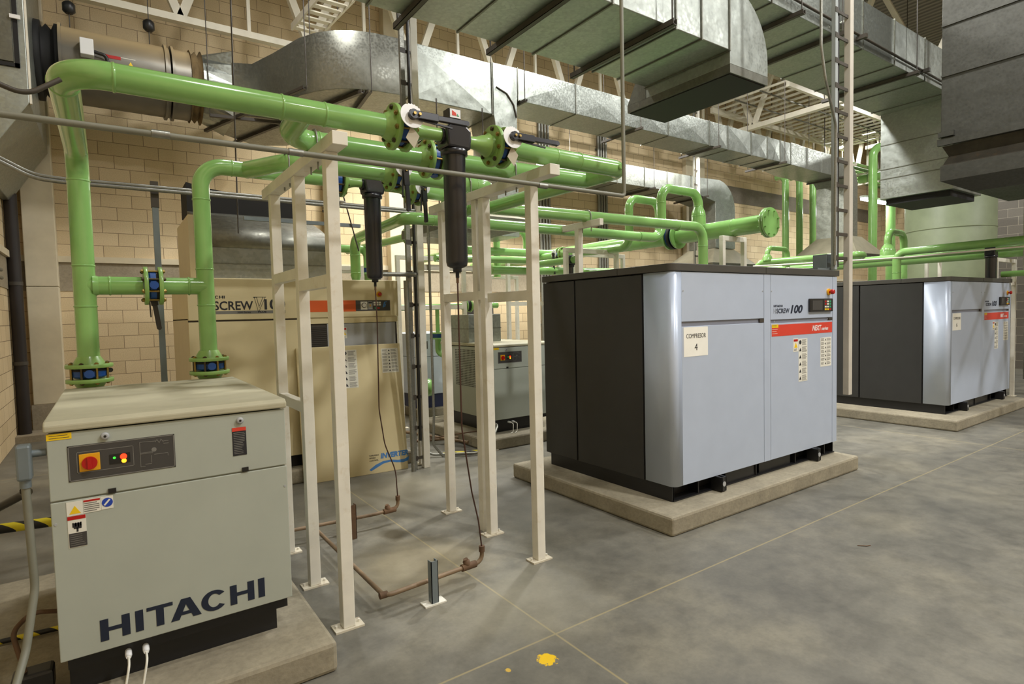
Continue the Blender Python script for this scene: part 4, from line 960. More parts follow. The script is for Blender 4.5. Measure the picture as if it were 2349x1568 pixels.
# pale blue machine in the distance
plinth(3.9, 4.75, 8.15, 9.6, 0.14, 'concrete base under the pale blue machine')
t = thing('air_dryer', (4.3, 8.9, 0.14), 'pale blue machine with navy base between the white posts', 'air dryer')
B(3.93, 4.68, 8.24, 9.4, 0.14, 0.36).build('base_frame', 'navybase', t)
B(3.90, 4.72, 8.20, 9.45, 0.36, 0.95).build('lower_body', 'bluemach', t, 0.006)
B(3.90, 4.72, 8.20, 9.45, 0.956, 1.32).build('upper_body', 'bluemach', t, 0.006)
B(3.98, 4.10, 8.195, 8.20, 1.08, 1.20).build('control_panel', 'greyd', t)
# electric panel box by the wall behind the dryer
t = thing('control_box', (5.9, 9.4, 0.9), 'open electrical box with dark breakers behind the middle dryer', 'electrical box')
B(5.62, 6.2, 9.5, 9.62, 0.95, 1.75).build('backplate', 'greyd', t)
for k in range(3):
    bx = B(5.68+0.17*k, 5.82+0.17*k, 9.44, 9.50, 1.35, 1.6).build('breaker', 'black', t); B(5.70+0.17*k, 5.80+0.17*k, 9.435, 9.44, 1.40, 1.44).build('terminal', 'bolt', bx)
for z in (1.0, 1.68): B(6.06, 6.16, 9.485, 9.499, z, z+0.05).build('yellow_sticker', 'yellow', t)
B(5.70, 6.1, 9.52, 9.60, 0.0, 0.95).build('stand', 'dark_strut', t)

# ---- storage tank far right
t = thing('storage_tank', (14.9, 4.9, 0), 'big cylindrical sage green tank behind the right silver compressor', 'tank')
TX, TY, TR = 15.5, 5.05, 0.83
MB().lathe((TX, TY, 0.25), (0, 0, 1), [(0, TR-0.1), (0.12, TR), (3.65, TR), (3.9, TR-0.25), (4.05, TR-0.8), (4.08, 0.05)], 48).build('shell', 'tank', t)
for z in (1.35, 3.20): MB().lathe((TX, TY, z), (0, 0, 1), [(0, TR+0.002), (0.008, TR+0.012), (0.02, TR+0.012), (0.028, TR+0.002)], 48).build('weld_band', 'tank', t)
MB().lathe((TX, TY, 0), (0, 0, 1), [(0, TR-0.15), (0.3, TR-0.15)], 32).build('skirt', 'base', t)
# ================================================================ pipework
R4 = 0.055
def flange(parent, p, d, r=0.116, th=0.022, hub=True, mat='green_dull', pr=R4, bolts=True):
    d = Vector(d).normalized(); p = Vector(p)
    prof = [(0, r), (th*0.08, r+0.0015), (th, r+0.0015), (th+0.0005, r-0.002)]
    m = MB().lathe(p, d, [(0, r-0.002), (0.002, r), (th-0.002, r), (th, r-0.002)], 36)
    if hub: m.lathe(p+d*th, d, [(-0.001, pr*1.45), (0.018, pr*1.30), (0.045, pr+0.001)], 24)
    return m.build('flange', mat, parent)
def weld(parent, p, d, r=R4, mat='green'):
    d = Vector(d).normalized(); p = Vector(p)
    return MB().lathe(p-d*0.006, d, [(0, r), (0.003, r+0.0035), (0.009, r+0.0035), (0.012, r)], 24).build('weld_seam', mat, parent)
def pipe(parent, pts, r=R4, mat='green', fil=None, seg=28):
    return MB().tube(pts, r, fil=fil if fil is not None else r*2.7, seg=seg, es=10).build('pipe', mat, parent)
def valve(c, axis, stem, lever, label, rf=0.116, rb=0.078, th=0.052, tagged=True, lever_len=0.30, small=False, group=None):
    c, ax, st, lv = Vector(c), Vector(axis).normalized(), Vector(stem).normalized(), Vector(lever).normalized()
    k = rf/0.116
    t = thing('butterfly_valve', c, label, 'valve', group)
    MB().lathe(c-ax*th/2, ax, [(0, rb-0.004), (0.004, rb), (th-0.004, rb), (th, rb-0.004)], 28).build('body', 'blue', t)
    MB().lathe(c+ax*(th/2-0.012), ax, [(0, rb+0.012), (0.011, rb+0.012)], 28).build('seat_ring', 'rubber_and_shade', t)
    MB().lathe(c-ax*th*0.32, ax, [(0, rb+0.009), (th*0.64, rb+0.009)], 28, False).build('rim', 'blue', t)
    # far boss
    MB().cyl(c-st*(rb-0.01), c-st*(rb+0.03)*1.0, 0.024*k, seg=14).build('lower_boss', 'blue', t)
    nk = MB().cyl(c+st*(rb-0.01), c+st*(rf+0.035*k), 0.019*k, seg=14).build('neck', 'blue', t)
    side = ax.cross(st).normalized()
    b = MB()
    for i in range(8):
        a = 2*pi*(i+0.5)/8; q = c+(side*cos(a)+st*sin(a))*(rf*0.80)
        b = MB().cyl(q-ax*(th/2+0.038), q+ax*(th/2+0.038), 0.0065*k, seg=8)
        for e in (-1, 1): b.cyl(q+ax*e*(th/2+0.022), q+ax*e*(th/2+0.034), 0.0125*k, seg=6, smooth=False)
        b.build('bolt', 'bolt' if i % 3 else 'bolt_d', t)
    e = c+st*(rf+0.035*k)
    # notch plate: toothed disc
    x = lv; y = st.cross(lv).normalized(); R_ = 0.062*k; prof = []
    for i in range(48):
        a = 2*pi*i/48; rr = R_*(1 if (i < 30 or i % 2) else 0.92)
        prof.append(e+(x*cos(a+2.2)+y*sin(a+2.2))*rr)
    n = len(prof); vs = prof+[p+st*0.004 for p in prof]
    MB().add(vs, [tuple(range(n))[::-1], tuple(range(n, 2*n))]+[(i, (i+1) % n, (i+1) % n+n, i+n) for i in range(n)]).build('notch_plate', 'white', t)
    h0 = e+st*0.014
    lvm = MB().cyl(e, e+st*0.030, 0.024*k, seg=16)
    lvm.bar(h0-lv*0.02+st*0.004, h0+lv*lever_len*0.45+st*0.006, 0.040*k, 0.020*k, up=st).bar(h0+lv*lever_len*0.42+st*0.006, h0+lv*lever_len+st*0.008, 0.028*k, 0.018*k, up=st)
    lvm.cyl(h0+lv*lever_len-st*0.003, h0+lv*lever_len+st*0.017, 0.014*k, seg=14)
    lo = lvm.build('lever', 'blackpaint', t, 0.003)
    sg = 1 if y.z < 0 else -1
    MB().bar(h0+lv*0.03+y*0.02*sg, h0+lv*lever_len*0.72+y*0.034*sg, 0.008*k, 0.008*k, up=st).build('trigger', 'blackpaint', lo)
    for q in (0.0, 0.028): MB().cyl(h0+lv*q+st*0.016, h0+lv*q+st*0.024, 0.008*k, seg=6).build('screw', 'bolt', lo)
    if tagged:
        down = Vector((0, 0, -1)); s2 = x if abs(x.z) < 0.5 else y
        a = e+down*0.045+s2*0.0-st*0.01
        tg = [a, a+down*0.045*k+s2*0.042*k, a+down*0.11*k+s2*0.012*k, a+down*0.062*k-s2*0.032*k]
        vs = tg+[p+st*0.0012 for p in tg]
        MB().add(vs, [(0,1,2,3), (7,6,5,4), (0,4,5,1), (1,5,6,2), (2,6,7,3), (3,7,4,0)]).build('tag', 'tag', t)
    return t
Z1, ZR = 2.572, 2.56
YR = 4.17
# ---- line 1: nearest dryer left riser
t = thing('green_pipe', (-0.10, YR, 1.20), 'big green pipe rising from the nearest dryer and running overhead at left', 'pipe')
pipe(t, [(-0.10, YR, 0.9), (-0.10, YR, 1.272)])
pipe(t, [(-0.10, YR, 1.372), (-0.10, YR, Z1), (-0.10, 2.81, Z1), (1.222, 2.81, Z1)])
flange(t, (-0.10, YR, 1.345), (0, 0, 1)); flange(t, (-0.10, YR, 1.282), (0, 0, -1))
flange(t, (1.257, 2.81, Z1), (-1, 0, 0))
pipe(t, [(-0.10, YR, 1.822), (0.186, YR, 1.822)], R4*0.98); flange(t, (0.212, YR, 1.822), (-1, 0, 0), hub=False)
weld(t, (0.02, YR, 1.822), (1, 0, 0)); MB().lathe((-0.10+R4*0.7, YR, 1.822), (1, 0, 0), [(0, R4+0.010), (0.02, R4+0.003), (0.03, R4-0.002)], 24).build('tee_collar', 'green', t)
for z in (1.70, 1.935, 2.42): weld(t, (-0.10, YR, z), (0, 0, 1))
for x in (0.065, 0.70, 0.895): weld(t, (x, 2.81, Z1), (1, 0, 0))
weld(t, (-0.10, 2.97, Z1), (0, 1, 0))
# bypass branch
pipe(t, [(0.80, 2.81, Z1), (0.80, 3.16, 2.54), (1.595, 3.16, 2.54)], fil=0.14)
flange(t, (1.622, 3.16, 2.54), (-1, 0, 0)); weld(t, (0.97, 3.16, 2.54), (1, 0, 0))
valve((1.284, 2.81, Z1), (1, 0, 0), (0, -1, 0.12), (1, 0, 0.0), 'lever valve nearest the camera, left of the large black filter')
# ---- filter 1
def air_filter(c, label, zb, group=None, r=0.062, gauge=True):
    c = Vector(c); t = thing('air_filter', (c.x, c.y, zb), label, 'air filter', group)
    hd = MB().prism([(c.x-0.068, c.z-0.065), (c.x+0.072, c.z-0.07), (c.x+0.078, c.z+0.03), (c.x+0.04, c.z+0.062), (c.x-0.045, c.z+0.062), (c.x-0.078, c.z+0.03)], 'XZ', c.y-0.066, c.y+0.066).build('head', 'blackpaint', t, 0.012)
    MB().lathe((c.x-0.085, c.y, c.z), (1, 0, 0), [(0, 0.042), (0.17, 0.046)], 24).build('port', 'blackpaint', hd)
    MB().lathe((c.x, c.y, c.z-0.065), (0, 0, -1), [(0, r+0.004), (0.004, r+0.012), (0.03, r+0.012), (0.034, r+0.002)], 32).build('collar', 'blackpaint', t)
    ln_ = (c.z-0.095)-zb
    MB().lathe((c.x, c.y, c.z-0.095), (0, 0, -1), [(0, r), (ln_-0.03, r*0.97), (ln_-0.008, r*0.88), (ln_, r*0.66), (ln_+0.004, r*0.4), (ln_+0.02, r*0.36)], 36).build('bowl', 'blackpaint', t)
    dr_ = MB().lathe((c.x, c.y, zb-0.012), (0, 0, -1), [(0, 0.024), (0.012, 0.024), (0.014, 0.010), (0.045, 0.010)], 12).build('drain', 'black', t)
    MB().cyl((c.x, c.y, zb-0.085), (c.x, c.y, zb-0.05), 0.008, seg=8).build('drain_fitting', 'rust', dr_)
    if gauge:
        MB().cyl((c.x, c.y, c.z+0.06), (c.x, c.y, c.z+0.10), 0.02, seg=12).build('gauge_neck', 'black', t)
        g = B(c.x-0.045, c.x+0.03, c.y-0.035, c.y+0.03, c.z+0.092, c.z+0.148).build('indicator_gauge', 'black', t, 0.004)
        pl_ = B(c.x-0.038, c.x+0.026, c.y-0.037, c.y-0.035, c.z+0.098, c.z+0.144).build('gauge_face', 'white', g)
        MB().prism([(c.x-0.026, c.z+0.110), (c.x+0.002, c.z+0.110), (c.x-0.004, c.z+0.126), (c.x-0.026, c.z+0.136)], 'XZ', c.y-0.0385, c.y-0.037).build('red_sector', 'red', pl_)
        MB().prism([(c.x+0.004, c.z+0.108), (c.x+0.016, c.z+0.108), (c.x+0.006, c.z+0.122)], 'XZ', c.y-0.0385, c.y-0.037).build('green_sector', 'teal', pl_)
    return t
def reducer_run(parent, xa, xb, y, z, small_end, mat='green_dull', rs=0.034):
    # xa: flange face, runs to xb (small pipe end); small_end True if small radius at xb
    s_ = 1 if xb > xa else -1
    MB().lathe((xa, y, z), (s_, 0, 0), [(0.02, R4+0.012), (0.03, R4), (0.055, R4*0.92), (0.095, rs*1.08), (0.12, rs), (abs(xb-xa), rs)], 28).build('reducer', mat, parent)
t = thing('reducing_pipe', (1.40, 2.81, 2.5), 'short green reducer between the nearest lever valve and the black filter', 'pipe')
flange(t, (1.311, 2.81, Z1), (1, 0, 0), hub=False); reducer_run(t, 1.311, 1.52, 2.81, Z1, True)
air_filter((1.602, 2.81, Z1-0.005), 'largest black filter housing hanging below the green pipe', 1.862)
t = thing('green_pipe', (2.3, 2.81, 2.45), 'green pipe from the large black filter bending back at centre', 'pipe')
reducer_run(t, 1.838, 1.68, 2.81, ZR, True); flange(t, (1.866, 2.81, ZR), (-1, 0, 0), hub=False)
MB().lathe((1.82, 2.81, ZR), (1, 0, 0), [(0, 0.05), (0.04, 0.062)], 24).build('hub', 'green_dull', t)
valve((1.893, 2.81, ZR), (1, 0, 0), (0, -1, 0.12), (1, 0, 0.0), 'lever valve on the green pipe to the right of the large black filter')
t = thing('green_pipe', (2.5, 3.2, 2.45), 'long green pipe loop turning back behind the right white frame', 'pipe')
flange(t, (1.920, 2.81, ZR), (1, 0, 0)); pipe(t, [(1.94, 2.81, ZR), (2.90, 2.81, 2.553), (2.90, 4.44, 2.565)], fil=0.085)
flange(t, (1.676, 3.16, 2.54), (1, 0, 0)); pipe(t, [(1.70, 3.16, 2.54), (2.89, 3.16, 2.552)])
for x in (2.31, 2.505): weld(t, (x, 2.81, 2.556), (1, 0, 0))
weld(t, (2.90, 2.99, 2.555), (0, 1, 0)); weld(t, (1.81, 3.16, 2.541), (1, 0, 0))
MB().lathe((2.83, 2.81-0.058, 2.55), (0, -1, 0), [(0, 0.02), (0.008, 0.014)], 14).build('plug', 'green', t)
valve((1.649, 3.16, 2.54), (1, 0, 0), (0, 0.2, 1), (0, 1, 0), 'blue valve behind the black filter head on the middle green pipe', tagged=False)
# ---- line 2: right riser
t = thing('green_pipe', (0.53, YR, 1.20), 'green pipe rising from the right rear of the nearest dryer', 'pipe')
pipe(t, [(0.525, YR, 0.9), (0.525, YR, 1.272)], R4*0.92)
pipe(t, [(0.525, YR, 1.372), (0.525, YR, ZR+0.03), (1.33, YR, ZR+0.03)], R4*0.92)
flange(t, (0.525, YR, 1.345), (0, 0, 1)); flange(t, (0.525, YR, 1.282), (0, 0, -1)); flange(t, (1.375, YR, ZR+0.03), (-1, 0, 0))
pipe(t, [(0.284, YR, 1.822), (0.525, YR, 1.822)], R4*0.96); flange(t, (0.266, YR, 1.822), (1, 0, 0), hub=False)
for z in (1.70, 1.93, 2.37): weld(t, (0.525, YR, z), (0, 0, 1), R4*0.92)
weld(t, (0.46-0.03, YR, 1.822), (1, 0, 0)); weld(t, (0.71, YR, ZR+0.03), (1, 0, 0), R4*0.92)
pipe(t, [(0.80, YR, ZR+0.03), (0.98, 3.73, ZR+0.01), (1.60, 3.73, ZR+0.01)], fil=0.2); flange(t, (1.632, 3.73, ZR+0.01), (-1, 0, 0))
valve((0.239, YR, 1.822), (1, 0, 0), (0, 1, 0), (0.12, 0, -1), 'blue valve between two green flanges above the nearest dryer', tagged=False, lever_len=0.26)
valve((-0.10, YR, 1.3135), (0, 0, 1), (0, 1, 0), (1, 0, 0), 'blue valve in the left flanges behind the nearest dryer', tagged=False, lever_len=0.1)
valve((0.525, YR, 1.3135), (0, 0, 1), (0, 1, 0), (1, 0, 0), 'blue valve in the right flanges behind the nearest dryer', tagged=False, lever_len=0.1)
valve((1.402, YR, ZR+0.03), (1, 0, 0), (0, 0.1, -1), (0, 1, 0), 'blue valve left of the smaller black filter', tagged=False)
t = thing('reducing_pipe', (1.5, YR, 2.5), 'short green reducer left of the smaller black filter', 'pipe')
flange(t, (1.429, YR, ZR+0.03), (1, 0, 0), hub=False); reducer_run(t, 1.429, 1.59, YR, ZR+0.03, True)
air_filter((1.665, YR, ZR+0.02), 'smaller black filter housing hanging left of the large one', 1.885, gauge=False)
t = thing('reducing_pipe', (1.9, YR, 2.5), 'short green reducer right of the smaller black filter', 'pipe')
flange(t, (1.985, YR, ZR+0.02), (-1, 0, 0), hub=False); reducer_run(t, 1.985, 1.74, YR, ZR+0.02, True)
valve((2.012, YR, ZR+0.02), (1, 0, 0), (0, -1, 0), (0.03, 0, -1), 'lever valve with hanging handle on the rear green pipe', lever_len=0.26)
valve((1.659, 3.73, ZR+0.01), (1, 0, 0), (0, -1, 0.1), (0.05, 0, -1), 'lever valve with hanging handle on the upper rear green pipe', lever_len=0.28)
t = thing('green_pipe', (2.4, 3.9, 2.45), 'pair of green pipe ends joining behind the large black filter', 'pipe')
flange(t, (2.039, YR, ZR+0.02), (1, 0, 0)); flange(t, (1.686, 3.73, ZR+0.01), (1, 0, 0))
pipe(t, [(1.71, 3.73, ZR+0.01), (2.47, 3.73, ZR), (2.47, YR, ZR)]); pipe(t, [(2.06, YR, ZR+0.02), (2.72, YR, ZR), (2.72, 4.9, 2.53)])
weld(t, (2.30, 3.73, ZR), (1, 0, 0))
# ---- H1: silver compressor outlet
t = thing('green_pipe', (4.4, 4.5, 2.5), 'long green pipe from the near silver compressor outlet crossing the centre', 'pipe')
pipe(t, [(2.45, 4.50, 2.57), (6.03, 4.50, 2.60), (6.03, 4.50, 1.0)], 0.058, fil=0.17)
for x in (3.0, 5.55): weld(t, (x, 4.50, 2.585), (1, 0, 0), 0.058)
weld(t, (6.03, 4.50, 2.37), (0, 0, 1), 0.058)
# ---- V100 outlet, running right to loop
t = thing('green_pipe', (2.4, 5.5, 2.0), 'green pipe rising from the beige compressor and bending toward the right', 'pipe')
pipe(t, [(2.33, 6.40, 2.08), (2.33, 6.40, 2.48), (2.28, 4.92, 2.50), (5.36, 4.92, 2.50)], 0.056, fil=0.13)
MB().lathe((2.33, 6.40, 1.998), (0, 0, 1), [(0, 0.10), (0.012, 0.10), (0.013, 0.045), (0.03, 0.045), (0.075, 0.058), (0.09, 0.057)], 28).build('reducing_flange', 'green', t)
for z in (2.10, 2.30): weld(t, (2.33, 6.40, z), (0, 0, 1), 0.056)
weld(t, (2.55, 4.92, 2.50), (1, 0, 0), 0.056)
# ---- header with blind flange and swan necks
t = thing('green_header_pipe', (6.45, 7.0, 2.5), 'thick green header pipe ending in a round bolted blind flange', 'pipe')
HB_, HZ = 0.108, 2.60
MB().cyl((6.45, 3.93, HZ), (6.45, 5.20, HZ), HB_, seg=36).build('pipe', 'green', t)
MB().cyl((6.45, 5.36, HZ), (6.45, 10.6, HZ), HB_, seg=36).build('pipe', 'green', t)
MB().lathe((6.45, 3.86, HZ), (0, 1, 0), [(0, 0.174), (0.024, 0.176), (0.026, 0.17)], 44).build('blind_flange', 'green', t)
MB().lathe((6.45, 3.892, HZ), (0, 1, 0), [(0, 0.17), (0.002, 0.176), (0.024, 0.176), (0.026, 0.13), (0.06, HB_)], 44).build('flange', 'green', t)
for i in range(8):
    a = 2*pi*(i+0.5)/8; p = (6.45+0.145*cos(a), 3.84, HZ+0.145*sin(a))
    MB().cyl(p, (p[0], 3.95, p[2]), 0.011, seg=6, smooth=False).build('bolt', 'green', t)
for y in (5.20, 5.34): MB().lathe((6.45, y, HZ), (0, 1, 0), [(0, 0.17), (0.024, 0.17)], 40).build('flange', 'green', t)
MB().cyl((6.45, 5.224, HZ), (6.45, 5.34, HZ), 0.14, seg=32).build('valve_body', 'blue', t); MB().cyl((6.45, 5.26, HZ), (6.45, 5.30, HZ), 0.168, seg=32).build('valve_ring', 'rubber_and_shade', t)
for y in (4.35, 5.8, 6.1): weld(t, (6.45, y, HZ), (0, 1, 0), HB_)
# swan neck B
pipe(t, [(6.45, 4.88, 2.82), (6.45, 4.88, 3.12), (5.72, 4.88, 3.12), (5.72, 4.88, 2.50), (5.35, 4.915, 2.50)], 0.058)
MB().lathe((6.45, 4.88, HZ), (0, 0, 1), [(0.06, 0.092), (0.23, 0.092), (0.27, 0.085), (0.32, 0.064), (0.345, 0.058)], 28).build('reducer', 'green', t)
for z in (2.82, 2.95): weld(t, (6.45, 4.88, z), (0, 0, 1), 0.091 if z < 2.9 else 0.058)
for z in (2.62, 2.93): weld(t, (5.72, 4.88, z), (0, 0, 1), 0.058)
# swan neck A with run toward the back
pipe(t, [(6.45, 5.55, HZ), (6.45, 5.55, 3.12), (5.85, 5.55, 3.12), (5.85, 5.55, 2.46), (5.85, 6.88, 2.50)], 0.056)
weld(t, (5.85, 5.55, 2.93), (0, 0, 1), 0.056); weld(t, (5.85, 6.05, 2.475), (0, 1, 0), 0.056)
flange(t, (5.85, 6.95, 2.50), (0, -1, 0), pr=0.056)
valve((5.85, 6.98, 2.50), (0, 1, 0), (-1, 0, 0), (0, -0.1, -1), 'valve with black handle beside the flanged green pipe, centre', lever_len=0.30)
t = thing('green_pipe', (5.6, 8.0, 2.4), 'green pipe with an inverted U bend behind the centre white post', 'pipe')
flange(t, (5.85, 7.01, 2.50), (0, 1, 0), pr=0.056)
pipe(t, [(5.85, 7.03, 2.50), (5.85, 8.3, 2.50)], 0.056)
pipe(t, [(5.85, 7.9, 2.5), (5.85, 7.9, 2.98), (5.25, 7.9, 2.98), (5.25, 7.9, 2.2)], 0.056)
t = thing('green_pipe', (5.8, 7.0, 2.2), 'bright green horizontal pipe seen low through the white posts', 'pipe')
pipe(t, [(4.55, 7.0, 2.23), (7.3, 7.0, 2.26), (7.3, 7.0, 1.6)], 0.062)
t = thing('green_pipe', (5.0, 7.9, 2.5), 'green pipe pair running behind the bright low pipe', 'pipe')
pipe(t, [(4.45, 7.5, 2.56), (6.2, 7.5, 2.57)], 0.062); pipe(t, [(3.6, 6.9, 2.36), (5.2, 6.9, 2.38)], 0.05)
pipe(t, [(4.45, 7.5, 2.56), (4.45, 9.0, 2.56)], 0.062, fil=0.02)
t = thing('green_pipe', (2.4, 7.5, 2.4), 'green pipe behind the left white frame leading to rear flanges', 'pipe')
pipe(t, [(1.35, 5.9, 2.22) if False else (1.95, 6.6, 2.20), (2.45, 7.9, 2.55), (3.05, 7.9, 2.55), (3.05, 7.9, 2.30)], 0.055, fil=0.1)
MB().lathe((3.05, 7.9, 2.29), (0, 0, 1), [(0, 0.11), (0.025, 0.11)], 28).build('flange', 'green', t)
MB().lathe((3.05, 7.9, 2.20), (0, 0, 1), [(0, 0.11), (0.025, 0.11)], 28).build('flange', 'green', t); MB().cyl((3.05, 7.9, 2.225), (3.05, 7.9, 2.29), 0.075, seg=24).build('valve_body', 'blue', t)
pipe(t, [(3.05, 7.9, 2.2), (3.05, 7.9, 1.3)], 0.05)
t = thing('green_pipe', (3.1, 6.8, 2.5), 'green flanged pipe end facing the camera behind the black cable ladder', 'pipe')
pipe(t, [(3.10, 6.60, 2.58), (3.02, 8.6, 2.60)], 0.05); flange(t, (3.10, 6.56, 2.58), (0, 1, 0), r=0.12)
MB().lathe((3.10, 6.555, 2.58), (0, -1, 0), [(0, 0.09), (0.02, 0.09), (0.021, 0.12), (0.045, 0.12), (0.046, 0.07), (0.08, 0.045)], 28).build('reducer_flange', 'green', t)
pipe(t, [(3.10, 6.48, 2.58), (3.10, 6.2, 2.58)], 0.04)
t = thing('green_pipe', (4.0, 7.7, 1.7), 'thin green pipe with small flanges low behind the middle white posts', 'pipe')
pipe(t, [(3.3, 7.7, 1.72), (5.1, 7.7, 1.74)], 0.045); flange(t, (4.52, 7.7, 1.735), (-1, 0, 0), r=0.1); flange(t, (4.58, 7.7, 1.735), (1, 0, 0), r=0.1); MB().cyl((4.52, 7.7, 1.735), (4.58, 7.7, 1.735), 0.08, seg=20).build('valve_body', 'rubber_and_shade', t)
pipe(t, [(3.70, 7.72, 0.14), (3.70, 7.72, 2.4)], 0.018)
t = thing('green_pipe', (3.9, 7.3, 0.7), 'green drop pipe with round flanges beside the middle dryer', 'pipe')
for z in (1.25, 1.33): MB().lathe((4.0, 7.65, z), (0, 0, 1), [(0, 0.12), (0.022, 0.12)], 28).build('flange', 'green', t)
MB().cyl((4.0, 7.65, 1.272), (4.0, 7.65, 1.33), 0.085, seg=24).build('valve_body', 'blue', t)
MB().tube([(4.0, 7.65, 1.25), (4.0, 7.65, 1.02), (4.35, 7.22, 1.02)], 0.045, 0.08, 20).build('pipe', 'green', t); MB().tube([(4.0, 7.65, 1.35), (4.0, 7.65, 1.72)], 0.03, 0, 20).build('pipe', 'green', t)
MB().lathe((3.72, 7.62, 0.55), (1, 0, 0), [(0, 0.12), (0.03, 0.13), (0.1, 0.13), (0.13, 0.06)], 28).build('blind_flange', 'green', t)

# ---- right group
t = thing('green_pipe', (10.2, 3, 2.0), 'green pipe from the right silver compressor running toward the right edge', 'pipe')
pipe(t, [(10.30, 4.05, 1.98), (10.30, 4.05, 2.42), (10.05, 0.2, 2.44)], 0.060, fil=0.14)
MB().lathe((10.30, 4.05, 1.946), (0, 0, 1), [(0, 0.09), (0.012, 0.09), (0.013, 0.05), (0.05, 0.06)], 24).build('reducing_flange', 'green', t)
weld(t, (10.30, 4.05, 2.1), (0, 0, 1), 0.06)
t = thing('green_header_pipe', (12.2, 5, 2.4), 'second thick green header with swan neck behind the right compressor', 'pipe')
MB().cyl((12.2, 1.2, 2.43), (12.2, 9.5, 2.43), 0.105, seg=32).build('pipe', 'green', t)
MB().lathe((12.2, 4.95, 2.43), (0, 0, 1), [(0.06, 0.13), (0.2, 0.13), (0.26, 0.10), (0.31, 0.065), (0.33, 0.062)], 28).build('reducer', 'green', t)
pipe(t, [(12.2, 4.95, 2.74), (12.2, 4.95, 2.98), (12.2, 4.45, 2.98) if False else (12.9, 4.95, 2.98), (12.9, 4.95, 1.2)], 0.065)
for z in (2.62, 2.75): weld(t, (12.2, 4.95, z), (0, 0, 1), 0.128 if z < 2.7 else 0.065)
for y in (5.6, 3.4): weld(t, (12.2, y, 2.43), (0, 1, 0), 0.105)
t = thing('green_pipe', (9.6, 5, 2.4), 'green pipe run with two bends between the silver compressors', 'pipe')
pipe(t, [(9.25, 6.2, 1.9), (9.30, 5.75, 2.38), (9.75, 4.30, 2.40), (9.98, 4.42, 2.38), (9.7, 5.6, 2.36)], 0.052, fil=0.12)
pipe(t, [(9.32, 5.65, 2.42), (9.32, 5.65, 2.62), (9.95, 5.65, 2.62), (9.95, 5.65, 2.3)], 0.042)
pipe(t, [(9.4, 6.2, 2.22), (9.9, 4.8, 2.22)], 0.06)
MB().lathe((9.32, 5.65, 2.40), (0, 0, 1), [(0, 0.08), (0.06, 0.075), (0.11, 0.043)], 24).build('reducer', 'green', t)
t = thing('green_pipe', (10.6, 3.3, 2.3), 'dark green branch pipes beneath the long pipe at the right edge', 'pipe')
pipe(t, [(10.9, 5.4, 2.38), (10.9, 1.2, 2.40)], 0.05); pipe(t, [(11.3, 3.0, 2.02), (11.4, 0.4, 2.05)], 0.045)
t = thing('small_pipe', (9.6, 3.8, 2.33), 'thin cream pipe sagging above the right silver compressor', 'pipe')
pipe(t, [(8.5, 5.4, 2.26), (9.6, 3.6, 2.28), (10.0, 2.2, 2.33), (9.9, 1.5, 2.42)], 0.013, 'cream', fil=0.5, seg=10)
air_filter((10.9, 3.02, 2.36), 'black filter hanging above the right silver compressor', 1.60, gauge=False, r=0.07)
air_filter((9.6, 5.64, 2.20), 'black filter partly hidden behind the near compressor top right', 1.60, gauge=False, r=0.06)
air_filter((5.22, 6.05, 2.31), 'black filter inside a white goalpost frame behind the near compressor', 1.65, gauge=False, r=0.045)
t = thing('green_pipe', (5.22, 6.3, 2.25), 'green pipe passing under the goalpost that holds a black filter', 'pipe')
pipe(t, [(5.22, 5.92, 2.31), (5.22, 6.9, 2.31)], 0.05)
# tall vertical pipes at the back
def riser(x, y, z1, r, label, ext, hz=None):
    t = thing('green_riser_pipe', (x, y, 0), label, 'pipe')
    pipe(t, [(x, y, 0.0), (x, y, z1), (x+ext[0], y+ext[1], z1)], r, fil=r*2.5, seg=20)
riser(15.05, 8.6, 5.12, 0.085, 'leftmost of three tall green vertical pipes near the corner', (0.1, 0.3))
riser(15.75, 8.6, 5.20, 0.085, 'middle of three tall green vertical pipes near the corner', (0.1, 0.3))
riser(16.45, 8.6, 5.25, 0.085, 'tall green vertical pipe just left of the square duct drop', (0.1, 0.3))
riser(18.7, 8.0, 6.25, 0.118, 'tallest green vertical pipe right of the pyramid hood', (0.5, -0.3))
riser(19.9, 8.0, 5.6, 0.13, 'green vertical pipe just left of the sage tank', (0.0, 0.9))

# ================================================================ white frames
def clampbolt(parent, x, y, z, r):
    m = MB()
    m.tube([(x, y-r-0.008, z-0.16), (x, y-r-0.008, z)]+[(x, y+(r+0.008)*sin(radians(a)), z+(r+0.008)*cos(radians(a))) for a in range(-80, 81, 20)]+[(x, y+r+0.008, z), (x, y+r+0.008, z-0.16)], 0.005, 0, 8)
    return m.build('u_bolt', 'galv_s', parent)
def foot(parent, x, y, s_=0.075):
    f = B(x-s_, x+s_, y-s_*0.6, y+s_*0.6, 0, 0.010).build('base_plate', 'plate', parent)
    for k in (-1, 1): MB().cyl((x+k*s_*0.8, y, 0.01), (x+k*s_*0.8, y, 0.024), 0.007, seg=6).build('anchor_bolt', 'cream', f)
def post(parent, x, y, z0, z1, w_=0.062):
    p = B(x-w_/2, x+w_/2, y-w_/2, y+w_/2, z0+0.0101 if z0 == 0 else z0, z1).build('post', 'cream', parent, 0.003)
    if z0 == 0: foot(parent, x, y)
    return p
def side_frame(x, ys, zt, rails, label, y0, y1, ubolts):
    t = thing('pipe_support_frame', (x, sum(ys)/len(ys), 0), label, 'pipe support')
    for y in ys: post(t, x, y, 0, zt-0.0)
    B(x-0.038, x+0.038, y0, y1, zt+0.0001, zt+0.064).build('top_beam', 'cream', t, 0.003)
    for (a, b, z) in rails: B(x-0.028, x+0.022, a, b, z-0.032, z+0.032).build('rail', 'cream', t, 0.003)
    for (y, z, r) in ubolts: clampbolt(t, x, y, z, r)
    return t
